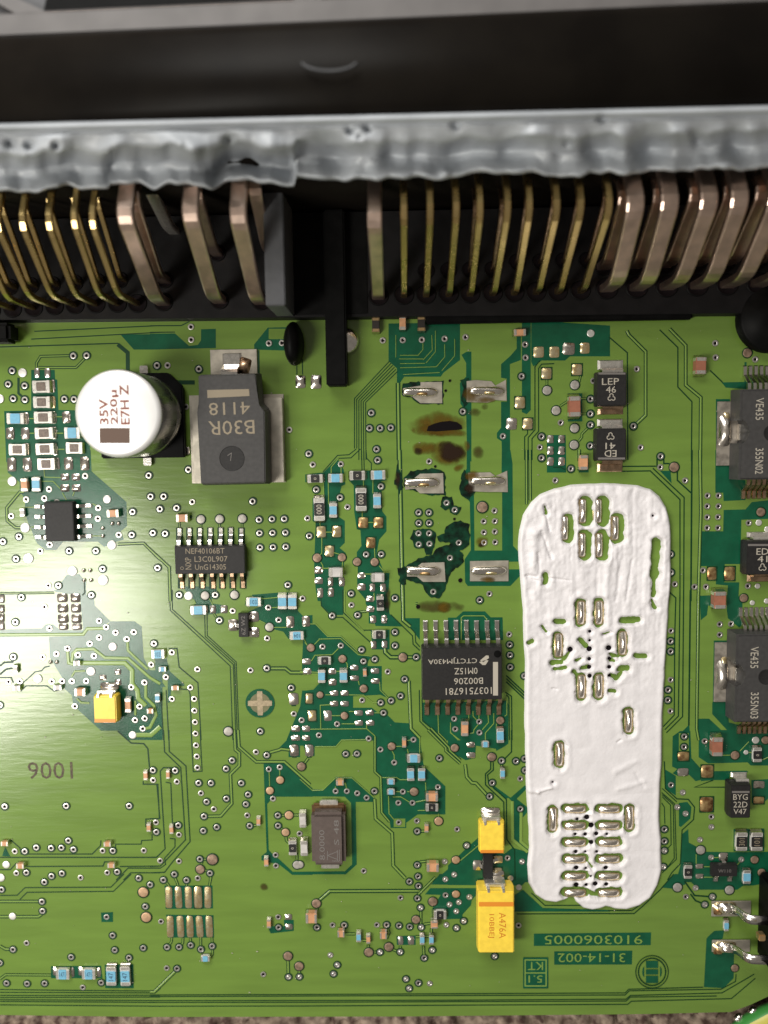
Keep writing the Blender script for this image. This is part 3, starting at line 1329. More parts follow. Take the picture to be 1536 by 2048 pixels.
s 1105 1215 85 80
C k 770 1365 75 140
s 877 1305 75 45
s 877 1400 75 45
C b 1335 1415 75 140
x 10 540 300 550 560 660 660 770 665 830 740 820 860 710 960 695 1280 610 1370 570 1440
x 8 515 600 640 710 655 1240 520 1370
x 8 520 640 600 720 605 1100 540 1170
x 8 515 700 540 740 545 900
x 8 520 560 660 690
x 8 520 620 625 715 635 1230 560 1330
t 8 960 105 1000 105
t 8 1100 240 1170 240
t 8 1265 200 1350 110
t 8 1350 212 1400 215
t 8 1480 285 1536 260
t 8 845 1190 845 1280
t 8 920 1310 1000 1310
t 8 1015 1222 1060 1222
t 8 1240 1290 1270 1255
t 8 920 1410 1000 1410
x 10 1010 480 830 548 1140 548
@ 0 1748
v 427 75
v 1443 100
Q 1377 172 55
v 1397 310
Q 1405 412 55
v 405 263
v 410 353
P 123 403 40
v 17 147
v 127 722
n 258 660
d 970 370 1085 365 1085 460 975 460
n 1025 410
v 1083 587
v 1103 727
v 1240 800
v 1377 707
v 685 795
v 65 1045
v 262 1050
v 430 1047
v 973 1040
n 797 1085
v 0 850
d 490 885 970 880 985 1000 490 1000
d 1005 870 1280 865 1285 1095 1010 1095
s 540 930 60 80
s 690 940 50 90
s 785 930 60 80
s 945 940 50 90
C b 600 965 140 100 1471
C b 850 965 140 100 1471
C b 1065 985 95 195 147
C b 1200 985 95 200 147
x 9 0 205 165 203 240 130 1065 125 1190 0
x 9 190 245 260 175 1090 165 1260 0
g 34 0 262 375 262
g 34 0 408 370 408 400 385
g 34 0 690 55 720 100 720
g 30 0 1005 55 965 490 968
x 9 0 1108 600 1115 1470 1122 1540 1060
x 9 0 1135 1490 1140 1540 1097
x 9 0 1165 1536 1163
x 9 0 1185 1536 1180
x 9 0 1205 1536 1214
x 9 0 1222 1536 1232
x 9 0 1255 1536 1268
@ 300 1748
d 140 110 600 110 605 330 150 335
d 155 390 610 395 615 610 170 610
d 1285 440 1380 440 1380 545 1160 570 1140 530 1170 500 1290 500
v 130 55
v 352 57
y 182 222 65 205
y 275 222 65 205
y 370 222 65 205
Y 462 222 75 205
y 557 222 65 205
y 195 502 65 205
y 293 502 65 205
y 385 502 65 205
y 478 502 65 205
y 570 502 65 205
v 165 700
v 280 698
v 392 680
v 490 720
v 598 690
C b 530 815 90 55
n 162 900
v 260 905
n 108 453
C c 1140 480 40 90
n 1232 410
v 1235 510
s 1330 410 65 55
s 1335 503 70 55
q 1325 785 48
q 1432 882 48
v 1330 985
v 1435 983
n 1088 960
g 26 160 80 185 115
g 26 245 40 270 110
g 26 352 90 352 110
g 26 590 10 570 110
g 26 210 610 205 650 185 680
g 26 318 610 315 660 295 690
g 26 388 610 388 650
g 26 487 605 488 690
g 26 595 605 598 660
g 26 600 720 600 770 560 810
g 36 240 935 40 1130 0 1130
g 34 1325 830 1328 955
g 34 1433 925 1433 955
x 9 0 1160 1536 1155
x 9 0 1176 1536 1170
x 9 0 1214 1536 1213
x 9 0 1232 1536 1230
x 9 0 1268 1536 1266
@ 600 1748
d 1260 100 1340 0 1560 0 1560 105
d 1200 195 1250 135 1560 135 1560 430 1270 435 1265 340 1320 250 1350 200
q 158 280 48
C c 108 430 115 100
v 163 510
n 313 487
v 425 487
C c 393 580 70 65
C b 563 610 45 100
C c 655 630 40 85
q 660 748 48
v 768 747
q 853 697 48
v 962 745
C c 800 595 70 70
n 738 485
v 832 485
v 950 493
v 1053 503
v 1163 508
q 1113 435 45
v 1157 320
n 965 225
v 1127 230
v 1137 112
v 1050 70
q 1275 262 48
C k 1345 395 130 85
C c 1290 490 70 75
C b 1173 635 45 100
C b 1262 635 45 95
v 1270 727
v 1192 803
d 925 595 1110 590 1110 680 930 680
s 965 635 50 80
s 1065 635 60 80
v 358 870
v 322 955
n 292 775
v 1017 1005
v 1137 1043
v 1047 1095
n 1245 1048
n 1405 485
v 1502 515
n 1397 200
n 1435 290
n 1500 355
Q 1495 190 40
n 1525 268
g 40 190 245 285 163 1130 160
g 30 1125 205 1300 30
g 30 165 320 165 350
g 30 425 515 425 550
g 30 440 573 530 573
g 30 600 635 640 635
g 30 655 680 655 710
g 30 715 748 740 747
g 30 835 510 855 560 830 620
g 30 895 725 935 740
g 30 962 690 962 720
g 30 1160 350 1160 480
g 30 1190 480 1260 470
g 30 1260 520 1260 590
g 30 1110 600 1260 595
g 30 1185 690 1190 775
x 9 0 1155 1536 1148
x 9 0 1170 1536 1165
x 9 0 1213 1536 1210
x 9 0 1230 1536 1224
x 9 0 1266 1536 1258
@ 900 1748
d -20 -20 740 -20 740 60 690 110 -20 105
d 620 200 700 150 890 325 1536 345 1536 360 620 360
d -20 135 330 135 330 170 270 180 210 250 200 300 100 410 -20 425
n 660 125
n 657 490
v 428 787
v 132 448
v 63 512
Q 58 190 40
n 185 218
n 88 265
n 62 355
n 578 45
d 805 572 1930 560 1926 682 805 690
d 1000 742 1750 735 1746 868 1000 870
x 10 640 382 1536 378
x 9 780 180 910 300 1536 300
x 9 0 1148 1680 1140 1715 1105 2430 1085
x 9 0 1165 1680 1160 1720 1120 2600 1105 2740 1030 2745 960
x 9 0 1210 1690 1200 1730 1165 2610 1140 2920 960
x 9 0 1224 1690 1218 1730 1180 2560 1170
x 9 0 1258 1705 1250 1740 1220 2700 1195 2930 1000
@ 1216 1748
d 520 130 640 0 740 0 740 100 620 140
d 740 0 1560 0 1560 80 1390 110 1300 110 1240 150 870 150 800 80
d 960 600 1020 545 1115 540 1100 620 1000 640 1005 750 1210 760 1205 1000 1110 1095 920 1085 945 620
p 665 125 48
n 838 130
n 745 215
v 1000 215
v 927 290
p 1163 150 48
C b 1138 500 45 110
q 1215 900 40
x 14 735 70 830 205 960 215
x 14 790 190 840 255 890 275
x 10 0 380 250 378 330 310 500 150 630 0
x 9 0 350 230 350 300 300
g 24 1130 410 1130 445
"""
# ------------------------------------------------------------------ the board
board = thing("circuit_board", (0, 0, 0), "green printed circuit board with copper traces, vias and scorched patches", "circuit board")
outline = [(-330, 520), (1900, 470), (1900, 1975), (1536, 1993), (1500, 2010), (1462, 2024), (1300, 2028), (800, 2033), (300, 2034), (0, 2030), (-330, 2026)]
op = [P(x, y) for x, y in outline][::-1]
n = len(op)
vs = [(p.x, p.y, 0) for p in op]+[(p.x, p.y, -0.16) for p in op]
tp = poly_mesh("tmp", op, 0, 'pour')
fs = [tuple(p.vertices) for p in tp.polygons]; ii = [0]*len(fs)
for f in list(fs): fs.append(tuple(v+n for v in f[::-1])); ii.append(0)
for i in range(n): fs.append((i, i+n, (i+1) % n+n, (i+1) % n)); ii.append(1)
mk("substrate", mesh("substrate", vs, fs, ['pour', 'edge'], ii), board)
ITEMS = []; x0 = y0 = 0
for ln in DATA.strip().splitlines():
    tk = ln.split()
    if not tk: continue
    if tk[0] == '@': x0, y0 = float(tk[1]), float(tk[2]); continue
    if tk[0] == 'C':
        ITEMS.append(('C', tk[1], x0+float(tk[2])/4.8, y0+float(tk[3])/4.8, float(tk[4])/4.8, float(tk[5])/4.8, tk[6] if len(tk) > 6 else None)); continue
    v = [float(t) for t in tk[1:]]
    if tk[0] in 'dlB': ITEMS.append((tk[0], [(x0+v[i]/4.8, y0+v[i+1]/4.8) for i in range(0, len(v), 2)]))
    elif tk[0] in 'xgt': ITEMS.append((tk[0], v[0]/4.8, [(x0+v[i]/4.8, y0+v[i+1]/4.8) for i in range(1, len(v), 2)]))
    elif tk[0] in 'vnopPqQ': ITEMS.append((tk[0], x0+v[0]/4.8, y0+v[1]/4.8, (v[2] if len(v) > 2 else 30)/4.8))
    elif tk[0] in 'syYz': ITEMS.append((tk[0], x0+v[0]/4.8, y0+v[1]/4.8, v[2]/4.8, v[3]/4.8))
PXW = D/F
def ragged(pts, amp=2.0, step=5.0):
    out = []; rnd = random.Random(int(pts[0][0]*7+pts[0][1]))
    for i, a in enumerate(pts):
        b = pts[(i+1) % len(pts)]; k = max(1, int(math.dist(a, b)/step))
        for j in range(k):
            t = j/k; out.append((a[0]+(b[0]-a[0])*t+rnd.uniform(-amp, amp), a[1]+(b[1]-a[1])*t+rnd.uniform(-amp, amp)))
    return out
for it in ITEMS:
    if it[0] == 'd': mk("bare_laminate", poly_mesh("bare_laminate", [P(*p) for p in it[1]], nz(), 'dark'), board)
for it in ITEMS:
    if it[0] == 'l': mk("copper_pour", poly_mesh("copper_pour", [P(*p) for p in it[1]], nz(), 'pour'), board)
for it in ITEMS:
    if it[0] == 'x':
        v, f = strip([P(*p) for p in it[2]], it[1]*1.12*PXW, nz()); mk("isolation_gap", mesh("isolation_gap", v, f, 'gap'), board)
for it in ITEMS:
    if it[0] == 'g':
        pts = [P(*p) for p in it[2]]
        v, f = strip(pts, it[1]*PXW, nz()); ii = [0]*len(f)
        v2, f2 = strip(pts, (it[1]*0.40 if it[1] > 8.2 else max(it[1]*0.40, it[1]-3.8))*PXW, nz(), 0.002); b = len(v)
        mk("copper_trace", mesh("copper_trace", v+v2, f+[tuple(i+b for i in q) for q in f2], ['gap', 'trace'], ii+[1]*len(f2)), board)
for it in ITEMS:
    if it[0] == 't':
        v, f = strip([P(*p) for p in it[2]], it[1]*1.1*PXW, nz(), 0.0025); mk("copper_trace", mesh("copper_trace", v, f, 'trace'), board)
for it in ITEMS:
    if it[0] == 'B': mk("charred_patch", poly_mesh("charred_patch", [P(*p) for p in ragged(it[1])], nz(), 'melt'), board)
# vias
U = PXW/4.8
def via_mesh(clear, filled, hole='hole'):
    k = ('via', clear, filled)
    if k in CACHE: return CACHE[k]
    vs, fs, ii = [], [], []
    def ringf(prof, mi, cap=False, seg=16):
        b = len(vs)
        for r, z in prof:
            for q in range(seg): a = 2*math.pi*q/seg; vs.append((r*U*math.cos(a), r*U*math.sin(a), z))
        for i in range(len(prof)-1):
            for q in range(seg): a, c = b+i*seg+q, b+i*seg+(q+1) % seg; fs.append((a, c, c+seg, a+seg)); ii.append(mi)
        if cap: fs.append(tuple(range(b+(len(prof)-1)*seg, b+len(prof)*seg))); ii.append(mi)
    if clear: ringf([(43, 0.0), (28, 0.00004)], 0)
    ringf([(30, 0.0), (29, 0.0028), (24, 0.0036), (17, 0.0034), (14, 0.0012)], 1)
    if filled: ringf([(14, 0.0012), (9, 0.004), (3, 0.005)], 1, True)
    else: ringf([(14.5, 0.0011), (8, 0.0009)], 2, True)
    CACHE[k] = mesh("via", vs, fs, ['gap', 'ring', 'hole'], ii, False)
    return CACHE[k]
def disc_mesh(m, clear):
    k = ('disc', m, clear)
    if k not in CACHE:
        prof = [(1.22, 0.0), (0.99, 0.00004), (1.0, 0.0001), (0.97, 0.10), (0.8, 0.14), (0.4, 0.17), (0.05, 0.18)] if clear else [(1.0, 0.0), (0.97, 0.10), (0.8, 0.14), (0.4, 0.17), (0.05, 0.18)]
        idx = [0, 1, 1, 1, 1, 1, 1] if clear else [1]*5
        CACHE[k] = lathe("test_pad", prof, ['gap', m], 20, idx)
    return CACHE[k]
vias = []
for it in ITEMS:
    if it[0] in 'vn' and all(math.hypot(it[1]-o_[1], it[2]-o_[2]) > 6 for o_ in vias): vias.append(it)
zv = nz(2e-4); n_single = 0; rest = ([], [], [])
for i, it in enumerate(vias):
    x, y = it[1], it[2]
    filled = (x > 840 and y > 1690) or (x > 1330 and y > 1540) or (x > 560 and y > 1900)  # bright domes here stand in for highlights on the hole walls
    me = via_mesh(it[0] == 'v', filled and (i % 5 != 0)); c = P(x, y); zz = zv+(i % 7)*4e-5
    if n_single < 300 and 0 < x < 1536:
        o = mk("via", me, board, (c.x, c.y, zz)); n_single += 1
    else:
        b = len(rest[0]); rest[0].extend([(v.co.x+c.x, v.co.y+c.y, v.co.z+zz) for v in me.vertices])
        rest[1].extend([tuple(k+b for k in p.vertices) for p in me.polygons]); rest[2].extend([p.material_index for p in me.polygons])
if rest[0]:
    o = mk("via_field", mesh("via_field", rest[0], rest[1], ['gap', 'ring', 'hole'], rest[2]), board); o['kind'] = 'stuff'
zp = nz(4e-4)
TP = {'p': ('testpad', True), 'P': ('testwhite', False), 'q': ('testbrown', True), 'Q': ('testcopper', True)}
for i, it in enumerate(ITEMS):
    if it[0] in TP and len(it) == 4:
        m, cl = TP[it[0]]; c = P(it[1], it[2]); r = it[3]*0.93*PXW
        mk("test_pad", disc_mesh(m, cl), board, (c.x, c.y, zp+(i % 5)*4e-5), 0, (r, r, 0.03))
    elif it[0] == 'o':
        c = P(it[1], it[2]); r = 20/4.8*PXW
        mk("solder_bump", CACHE.setdefault('bump', lathe("solder_bump", [(1, 0), (0.92, 0.4), (0.6, 0.8), (0.1, 0.95)], 'fillet', 14)), board, (c.x, c.y, zp), 0, (r, r, r*0.8))
    elif it[0] in 'syYz' and len(it) == 5:
        c, sx, sy = rect(it[1], it[2], it[3], it[4], 0)
        m = {'s': ('tin', 'tin', 'fillet')[(i*7) % 3], 'y': 'gold', 'Y': 'gold', 'z': 'burnt'}[it[0]]
        if it[0] in 'Yz':
            mk("pad_clearance", CACHE.setdefault('clr', mesh("pad_clearance", [(-.5, -.5, 0), (.5, -.5, 0), (.5, .5, 0), (-.5, .5, 0)], [(0, 1, 2, 3)], 'gap')), board, (c.x, c.y, zp-2e-4-(i % 9)*1e-5), 0, (sx+0.022, sy+0.022, 1))
        rot = math.pi if i % 2 and it[0] != 's' else 0
        mk("solder_pad", pad_mesh(m, i % 5), board, (c.x, c.y, zp+1e-4), rot+random.uniform(-.04, .04), (sx, sy, min(sx, sy)*(0.34 if it[0] == 's' else 0.26)*random.uniform(0.75, 1.25)))
# fiducial, stamps, copper lettering
def disc_px(name, cx, cy, r, m, parent, z):
    c = P(cx, cy); k = ('flat', m)
    if k not in CACHE: CACHE[k] = lathe("disc_"+m, [(1, 0), (0.5, 0.0)], m, 40, None, False)
    return mk(name, CACHE[k], parent, (c.x, c.y, z), 0, (r*PXW, r*PXW, 1))
fx, fy = 300+1057/4.8, 1180+1085/4.8
disc_px("fiducial_ring", fx, fy, 30, 'dark', board, nz())
fd = disc_px("fiducial", fx, fy, 21, 'ceramicgreen', board, nz())
for wpx, hpx in ((48, 11), (11, 48)):
    c, sx, sy = rect(fx, fy, wpx, hpx, 0)
    mk("fiducial_bar", ubox('fid', 0.05), board, (c.x, c.y, nz()), 0, (sx, sy, 0.004+0.001*(wpx > 20)))
def btext(s, cx, cy, wp, hp, m='trace', rot=180): return text(s, cx, cy, nz(3e-5), wp, hp, rot, m, board, "board_lettering")
text("1006", 100.5, 1541, 0.0012, 90, 35, 180, 'inkstamp', board, "board_lettering")
btext("9103060005", 1187, 1879.5, 196, 19)
btext("31-14-002", 1183, 1915.5, 135, 19)
v, f = [], []
for a, b in (((1050, 1919), (1092, 1919)), ((1050, 1945), (1092, 1945)), ((1050, 1971), (1092, 1971)), ((1050, 1918), (1050, 1972)), ((1092, 1918), (1092, 1972))):
    q, g = strip([P(*a), P(*b)], 2.6*PXW, 0, 0); bb = len(v); v += [(t[0], t[1], nz(2e-5)) for t in q]; f += [tuple(i+bb for i in t) for t in g]
c0 = nz()
mk("bare_laminate", poly_mesh("bare_laminate", [P(*p) for p in ((1046, 1914), (1096, 1914), (1096, 1976), (1046, 1976))], c0, 'dark'), board)
mk("copper_frame", mesh("copper_frame", [(t[0], t[1], c0+0.0004+0.00003*(i//4)) for i, t in enumerate(v)], f, 'trace'), board)
btext("KT", 1071, 1932, 30, 17); btext("5.1", 1071, 1958, 28, 15)
ec = (1303.5, 1943)
for r1, r2, m in ((33.3, 31.6, 'gap'), (28.4, 26.0, 'gap')):
    vs, fs = [], []
    for k in range(48):
        a = 2*math.pi*k/48
        for r in (r1, r2): p = P(ec[0]+r*math.cos(a), ec[1]+r*math.sin(a)); vs.append((p.x, p.y, c0+0.0006))
    for k in range(48): a, b = 2*k, 2*((k+1) % 48); fs.append((a, b, b+1, a+1))
    mk("emblem_ring", mesh("emblem_ring", vs, fs, m), board)
def arcpoly(sgn):
    pts = [(ec[0]-14, ec[1]+sgn*20)]+[(ec[0]+26*math.sin(t), ec[1]+sgn*26*math.cos(t)) for t in np.linspace(-0.5, 0.5, 7)]+[(ec[0]+14, ec[1]+sgn*7), (ec[0]-14, ec[1]+sgn*7)]
    return pts
for pts in ([(-12, -8), (12, -8), (12, -22), (-12, -22)], [(-12, 8), (12, 8), (12, 22), (-12, 22)], [(-12, -5), (12, -5), (12, 5), (-12, 5)], [(-16, -11), (-18.5, -7), (-19.5, 0), (-18.5, 7), (-16, 11)], [(16, -11), (18.5, -7), (19.5, 0), (18.5, 7), (16, 11)]):
    mk("emblem_fill", poly_mesh("emblem_fill", [P(ec[0]+a, ec[1]+b) for a, b in pts], c0+0.0008, 'dark'), board)
# scorch marks on the board
def stain(cx, cy, rx, ry, m, ang=0.0, core=0.9, name="scorch_mark"):
    vs, fs, fd = [], [], []; N = 40; z = nz(3e-5); ca, sa = math.cos(ang), math.sin(ang)
    rings = (0, .2, .4, .55, .7, .8, .9, 1.0); rnd = random.Random(int(cx+cy))
    wob = [rnd.uniform(.85, 1.1) for _ in range(8)]
    for r in rings:
        for k in range(N):
            a = 2*math.pi*k/N; u = a/(2*math.pi)*8; i0 = int(u) % 8; t = u-int(u); t = t*t*(3-2*t)
            rr = r*(wob[i0]*(1-t)+wob[(i0+1) % 8]*t)
            x, y = rr*rx*math.cos(a), rr*ry*math.sin(a); p = P(cx+x*ca-y*sa, cy+x*sa+y*ca); vs.append((p.x, p.y, z)); fd.append(core*(1-r**2.2))
    for i in range(len(rings)-1):
        for k in range(N): a, b = i*N+k, i*N+(k+1) % N; fs.append((a, a+N, b+N, b))
    me = mesh(name, vs, fs, m); at = me.attributes.new("fade", 'FLOAT', 'POINT'); at.data.foreach_set("value", fd)
    return mk(name, me, board)
def q(u, v): return 780+u/4.096, 740+v/4.096
stain(*q(400, 440), 62, 27, 'stain', 0, 1.0); stain(*q(330, 490), 40, 13, 'stain', 0, 0.9); stain(*q(480, 515), 42, 9, 'stain', 0, 0.9)
stain(*q(480, 680), 38, 28, 'stain', 0.15, 1.2); stain(*q(500, 670), 29, 22, 'char', 0.2, 1.25); stain(*q(280, 640), 27, 14, 'stain', -0.1, 0.95); stain(*q(235, 665), 9, 8, 'char', 0, 0.6)
stain(*q(560, 800), 14, 7, 'stain', -.6, .7); stain(*q(720, 675), 13, 13, 'smudge', 0, .9); stain(*q(755, 1410), 14, 12, 'stain', 0, .9); stain(*q(745, 1435), 8, 6, 'char', 0, .9)
stain(*q(350, 1940), 36, 14, 'smudge', 0, 1.0); stain(*q(445, 1945), 15, 13, 'stain', 0, 1.1); stain(*q(520, 1940), 22, 10, 'smudge', 0, .6)
stain(*q(690, 350), 14, 9, 'smudge', 0, .6); stain(*q(780, 300), 8, 7, 'smudge', 0, .5); stain(*q(350, 250), 12, 7, 'stain', 0, .7)
stain(600+840/4.8, 1180+90/4.8, 7, 30, 'char', 0, .6); stain(*q(60, 900), 7, 22, 'char', 0, .7)
stain(300+1090/4.8, 1748+125/4.8, 9, 8, 'smudge', 0.4, 1.2)
stain(900+160/4.8, 900+0/4.8-8, 7, 12, 'stain', 0, .6); stain(600+610/4.8, 900+700/4.8, 8, 8, 'char', 0, 1.2); stain(600+760/4.8, 900+695/4.8, 6, 6, 'char', 0, 1.3)
slot = [(300, 500), (312, 462), (360, 440), (420, 424), (490, 417), (550, 428), (585, 455), (592, 482), (560, 490), (480, 496), (380, 504)]
mk("burnt_slot", poly_mesh("burnt_slot", [P(*q(*p)) for p in slot], nz(3e-5), 'hole'), board)
for p in ((490, 88), (455, 170), (320, 748), (370, 790), (527, 1220), (575, 1722), (230, 1938), (775, 230)):
    disc_px("burnt_speck", *q(*p), 2.6 if p[0] not in (575, 230) else 4.2, 'hole', board, nz(1e-5))
for pts in ([(100, 142), (108, 112), (190, 96), (300, 98), (434, 92), (436, 279), (246, 282), (172, 226), (100, 216)], [(575, 80), (640, 60), (640, 120), (620, 180), (640, 260), (610, 300), (580, 250), (600, 150)], [(590, 890), (640, 850), (660, 900), (650, 960), (700, 1000), (640, 1060), (590, 1030), (570, 960)]):
    mk("charred_patch", poly_mesh("charred_patch", [P(*p) for p in ragged([q(*p) for p in pts], 1.5)], nz(), 'melt'), board)
# dust lying on the mask
vs, fs = [], []; rnd = random.Random(12)
for k in range(170):
    c = P(rnd.uniform(10, 1500), rnd.uniform(660, 2000)); r = rnd.choice((0.003, 0.004, 0.005, 0.0075)); a0 = rnd.uniform(0, 6); b = len(vs); z = ZC[0]+0.0015
    for j in range(5): a = a0+j*1.257; rr = r*rnd.uniform(.5, 1.3); vs.append((c.x+rr*math.cos(a)*rnd.choice((1, 1, 2.2)), c.y+rr*math.sin(a), z))
    vs.append((c.x, c.y, z+r*0.8))
    for j in range(5): fs.append((b+j, b+(j+1) % 5, b+5))
o = mk("dust", mesh("dust", vs, fs, 'dust'), board); o['kind'] = 'stuff'
TOPZ = nz(3e-5); ZC[0] += 0.001
COMPS = []   # (object, kind phrase, px, py)
# ------------------------------------------------------------------ small chips
KIND = {'b': ('chip_resistor', 'white', 'blue', 'blue topped chip resistor', 'resistor', 0.050),
        'k': ('chip_resistor', 'white', 'blackfilm', 'black topped chip resistor', 'resistor', 0.050),
        'K': ('chip_resistor', 'white', 'blackfilm', 'large black numbered chip resistor', 'resistor', 0.060),
        'm': ('chip_resistor', 'term', 'brownfilm', 'silver framed brown chip resistor', 'resistor', 0.055),
        'c': ('chip_capacitor', 'tan', None, 'tan ceramic chip capacitor', 'capacitor', 0),
        'C': ('chip_capacitor', 'redtan', None, 'large brown ceramic chip capacitor', 'capacitor', 0),
        'w': ('chip_capacitor', 'palecer', None, 'pale grey chip capacitor', 'capacitor', 0),
        'g': ('chip_diode', 'darkcer', None, 'dark chip with gold ends', 'chip', 0)}
def chip(kind, px, py, wp, hp, txt):
    nm, bmat, film, phrase, cat, h = KIND[kind]
    c, sx, sy = rect(px, py, wp, hp, 0)
    hor = wp >= hp; L, W = (sx, sy) if hor else (sy, sx)
    z0 = 0.012
    if not h: h = min(W*0.85, 0.16 if kind == 'C' else 0.10)
    c = P(px, py, h+z0); c.z = 0
    small = "tiny " if L < 0.075 else ""
    t = thing(nm, c, "", cat, "surface-mount chip parts on the board"); rz = random.uniform(-.02, .02) + (0 if hor else math.pi/2)
    t.rotation_euler.z = rz
    bl = L*0.80 if kind in 'C' else L*0.92
    mk("body", ubox(bmat, 0.05), t, (0, 0, z0), 0, (bl*0.97, W*0.93, h*0.96))
    tm = 'goldterm' if kind == 'g' else 'term'; tw = bl*(0.24 if kind in 'cCwg' else 0.20)
    fl = CACHE.get('fillet')
    if not fl:
        vs = []; fs = []
        for i, (x, z) in enumerate(((0, 0.85), (0.25, 0.55), (0.55, 0.25), (1.0, 0.06), (1.0, 0))):
            for y, s in ((-.5, 1), (-.2, 1.1), (.2, 1.1), (.5, 1)): vs.append((x, y, z*s))
        for i in range(4):
            for j in range(3): a = i*4+j; fs.append((a, a+4, a+5, a+1))
        fl = CACHE['fillet'] = mesh("solder_fillet", vs, fs, 'fillet', None, True)
    for s in (-1, 1):
        mk("terminal", ubox(tm, 0.10), t, (s*(bl/2-tw/2), 0, z0), 0, (tw, W*0.985, h))
        if L > 0.08: mk("solder_fillet", fl, t, (s*bl/2*0.995, 0, 0.012), 0 if s > 0 else math.pi, (L*0.10 if kind != 'C' else L*0.12, W*0.95, h*0.9))
    if film:
        k = 0.56 if kind != 'm' else 0.52; fs_ = (bl*k, W*(0.90 if kind != 'm' else 0.70), 0.010)
        fo = mk("film", ubox(film, 0.06), t, (0, 0, z0+h*0.90), 0, fs_)
        if txt or kind == 'k':
            tt = txt or '0'; m = 'inkblack' if kind == 'b' else ('print' if txt in ('301', '101') else 'printw')
            o = text(tt, px, py, h, 10, 10, 0, m, None); o.parent = fo; o.location = (0, 0, 1.12)
            if kind == 'k' and hor: o.rotation_euler = (0, 0, math.pi/2); o.scale = (W*.28/fs_[1], L*.16/fs_[0], 1)
            elif kind == 'k': o.rotation_euler = (0, 0, 0); o.scale = (L*.12/fs_[0], W*.36/fs_[1], 1)
            else: o.rotation_euler = (0, 0, math.pi if txt == '104' else 0); o.scale = (0.74, 0.55, 1)
    COMPS.append([t, small+phrase, px, py])
    return t
for it in ITEMS:
    if it[0] == 'C': chip(*it[1:])
# ------------------------------------------------------------------ leaded chips
def gull(name, length, height, width, m, th=0.016, foot=0.40):
    """gull-wing lead: starts at x 0 (body), ends at x = length on the board"""
    f = length*foot; top = length*0.22
    path = [(-0.02, height), (top, height), (top+0.012, height-0.006), (length-f-0.012, 0.022), (length-f, 0.016), (length, 0.016)]
    v, fs = [], []
    for i, (x, z) in enumerate(path):
        a = path[max(0, i-1)]; b = path[min(len(path)-1, i+1)]; dx, dz = b[0]-a[0], b[1]-a[1]; l = math.hypot(dx, dz); nx_, nz_ = -dz/l*th/2, dx/l*th/2
        for y in (-width/2, width/2): v += [(x+nx_, y, z+nz_), (x-nx_, y, z-nz_)]
    for i in range(len(path)-1):
        a = i*4
        for p, q_ in ((0, 2), (2, 3), (3, 1), (1, 0)): fs.append((a+p, a+q_, a+4+q_, a+4+p))
    e = (len(path)-1)*4; fs.append((e, e+2, e+3, e+1))
    b = len(v); g = width*0.62
    v += [(length-f*1.2, -g, 0.008), (length-f*1.2, g, 0.008), (length+0.012, g, 0.006), (length+0.012, -g, 0.006), (length-f, -width*.45, 0.026), (length-f, width*.45, 0.026), (length*0.97, width*.45, 0.022), (length*0.97, -width*.45, 0.022)]
    for p in ((0, 1, 5, 4), (1, 2, 6, 5), (2, 3, 7, 6), (3, 0, 4, 7), (4, 5, 6, 7)): fs.append(tuple(b+k for k in p))
    me = mesh(name, v, fs, m); bm = bmesh.new(); bm.from_mesh(me); bmesh.ops.recalc_face_normals(bm, faces=bm.faces); bm.to_mesh(me); bm.free()
    return me
def soic(name, label, cx, cy, wp, hp, h, m, sides, group=None):
    """cx.. top face in photo pixels; sides = list of (dir, [(px, py) of each foot end], lead width px, material)"""
    c, sx, sy = rect(cx, cy, wp, hp, h); base = Vector((c.x, c.y, 0))
    t = thing(name, base, label, "chip", group)
    mk("body", icm("chip_body", sx, sy, h, m), t)
    for d, feet, lw, lm in sides:
        for (px, py) in feet:
            e = P(px, py, 0.016)-base
            if d in 'NS': edge = (sy/2+0.010)*(1 if d == 'N' else -1); L = abs(e.y-edge); loc = (e.x, edge, 0); rz = math.pi/2 if d == 'N' else -math.pi/2
            else: edge = (sx/2+0.010)*(1 if d == 'E' else -1); L = abs(e.x-edge); loc = (edge, e.y, 0); rz = 0 if d == 'E' else math.pi
            k = (name, d, round(L, 2), lw, lm, h)
            if k not in CACHE: CACHE[k] = gull("lead", L, h*0.5, lw*PXW, lm)
            mk("lead", CACHE[k], t, loc, rz)
    return t
# eight pin chip
soic("small_outline_chip", "blank black chip with eight leads between the chip resistors and glossy green patch", 118, 1043.5, 57, 76, 0.15, 'black',
     [('W', [(70, 900+v/4.8) for v in (543, 640, 740, 835)], 6.5, 'lead'), ('E', [(182, 900+v/4.8) for v in (532, 632, 728, 826)], 6.5, 'lead')])
# fourteen pin chip
t = soic("small_outline_chip", "black chip with fourteen leads and dim printed lettering under the big transistor", 419.5, 1120, 139, 54, 0.15, 'black',
     [('N', [(300+u/4.8, 1057) for u in (283, 380, 480, 580, 680, 777, 878)], 7, 'lead'), ('S', [(300+u/4.8, 1176) for u in (310, 408, 508, 610, 700, 800, 895)], 7, 'browntin')])  # lower row coloured brown for the dark surroundings it reflects
for s, x, y, w_, h_, r in (("NEF40106BT", 410, 1102, 78, 11, 0), ("L3C0L907", 422, 1118, 66, 11, 0), ("UnG14305", 421, 1134, 62, 11, 0), ("NXP", 376.5, 1127, 24, 12, 90), ("O", 364, 1136.5, 7, 7, 0)):
    text(s, x, y, 0.152, w_, h_, r, 'print', t)
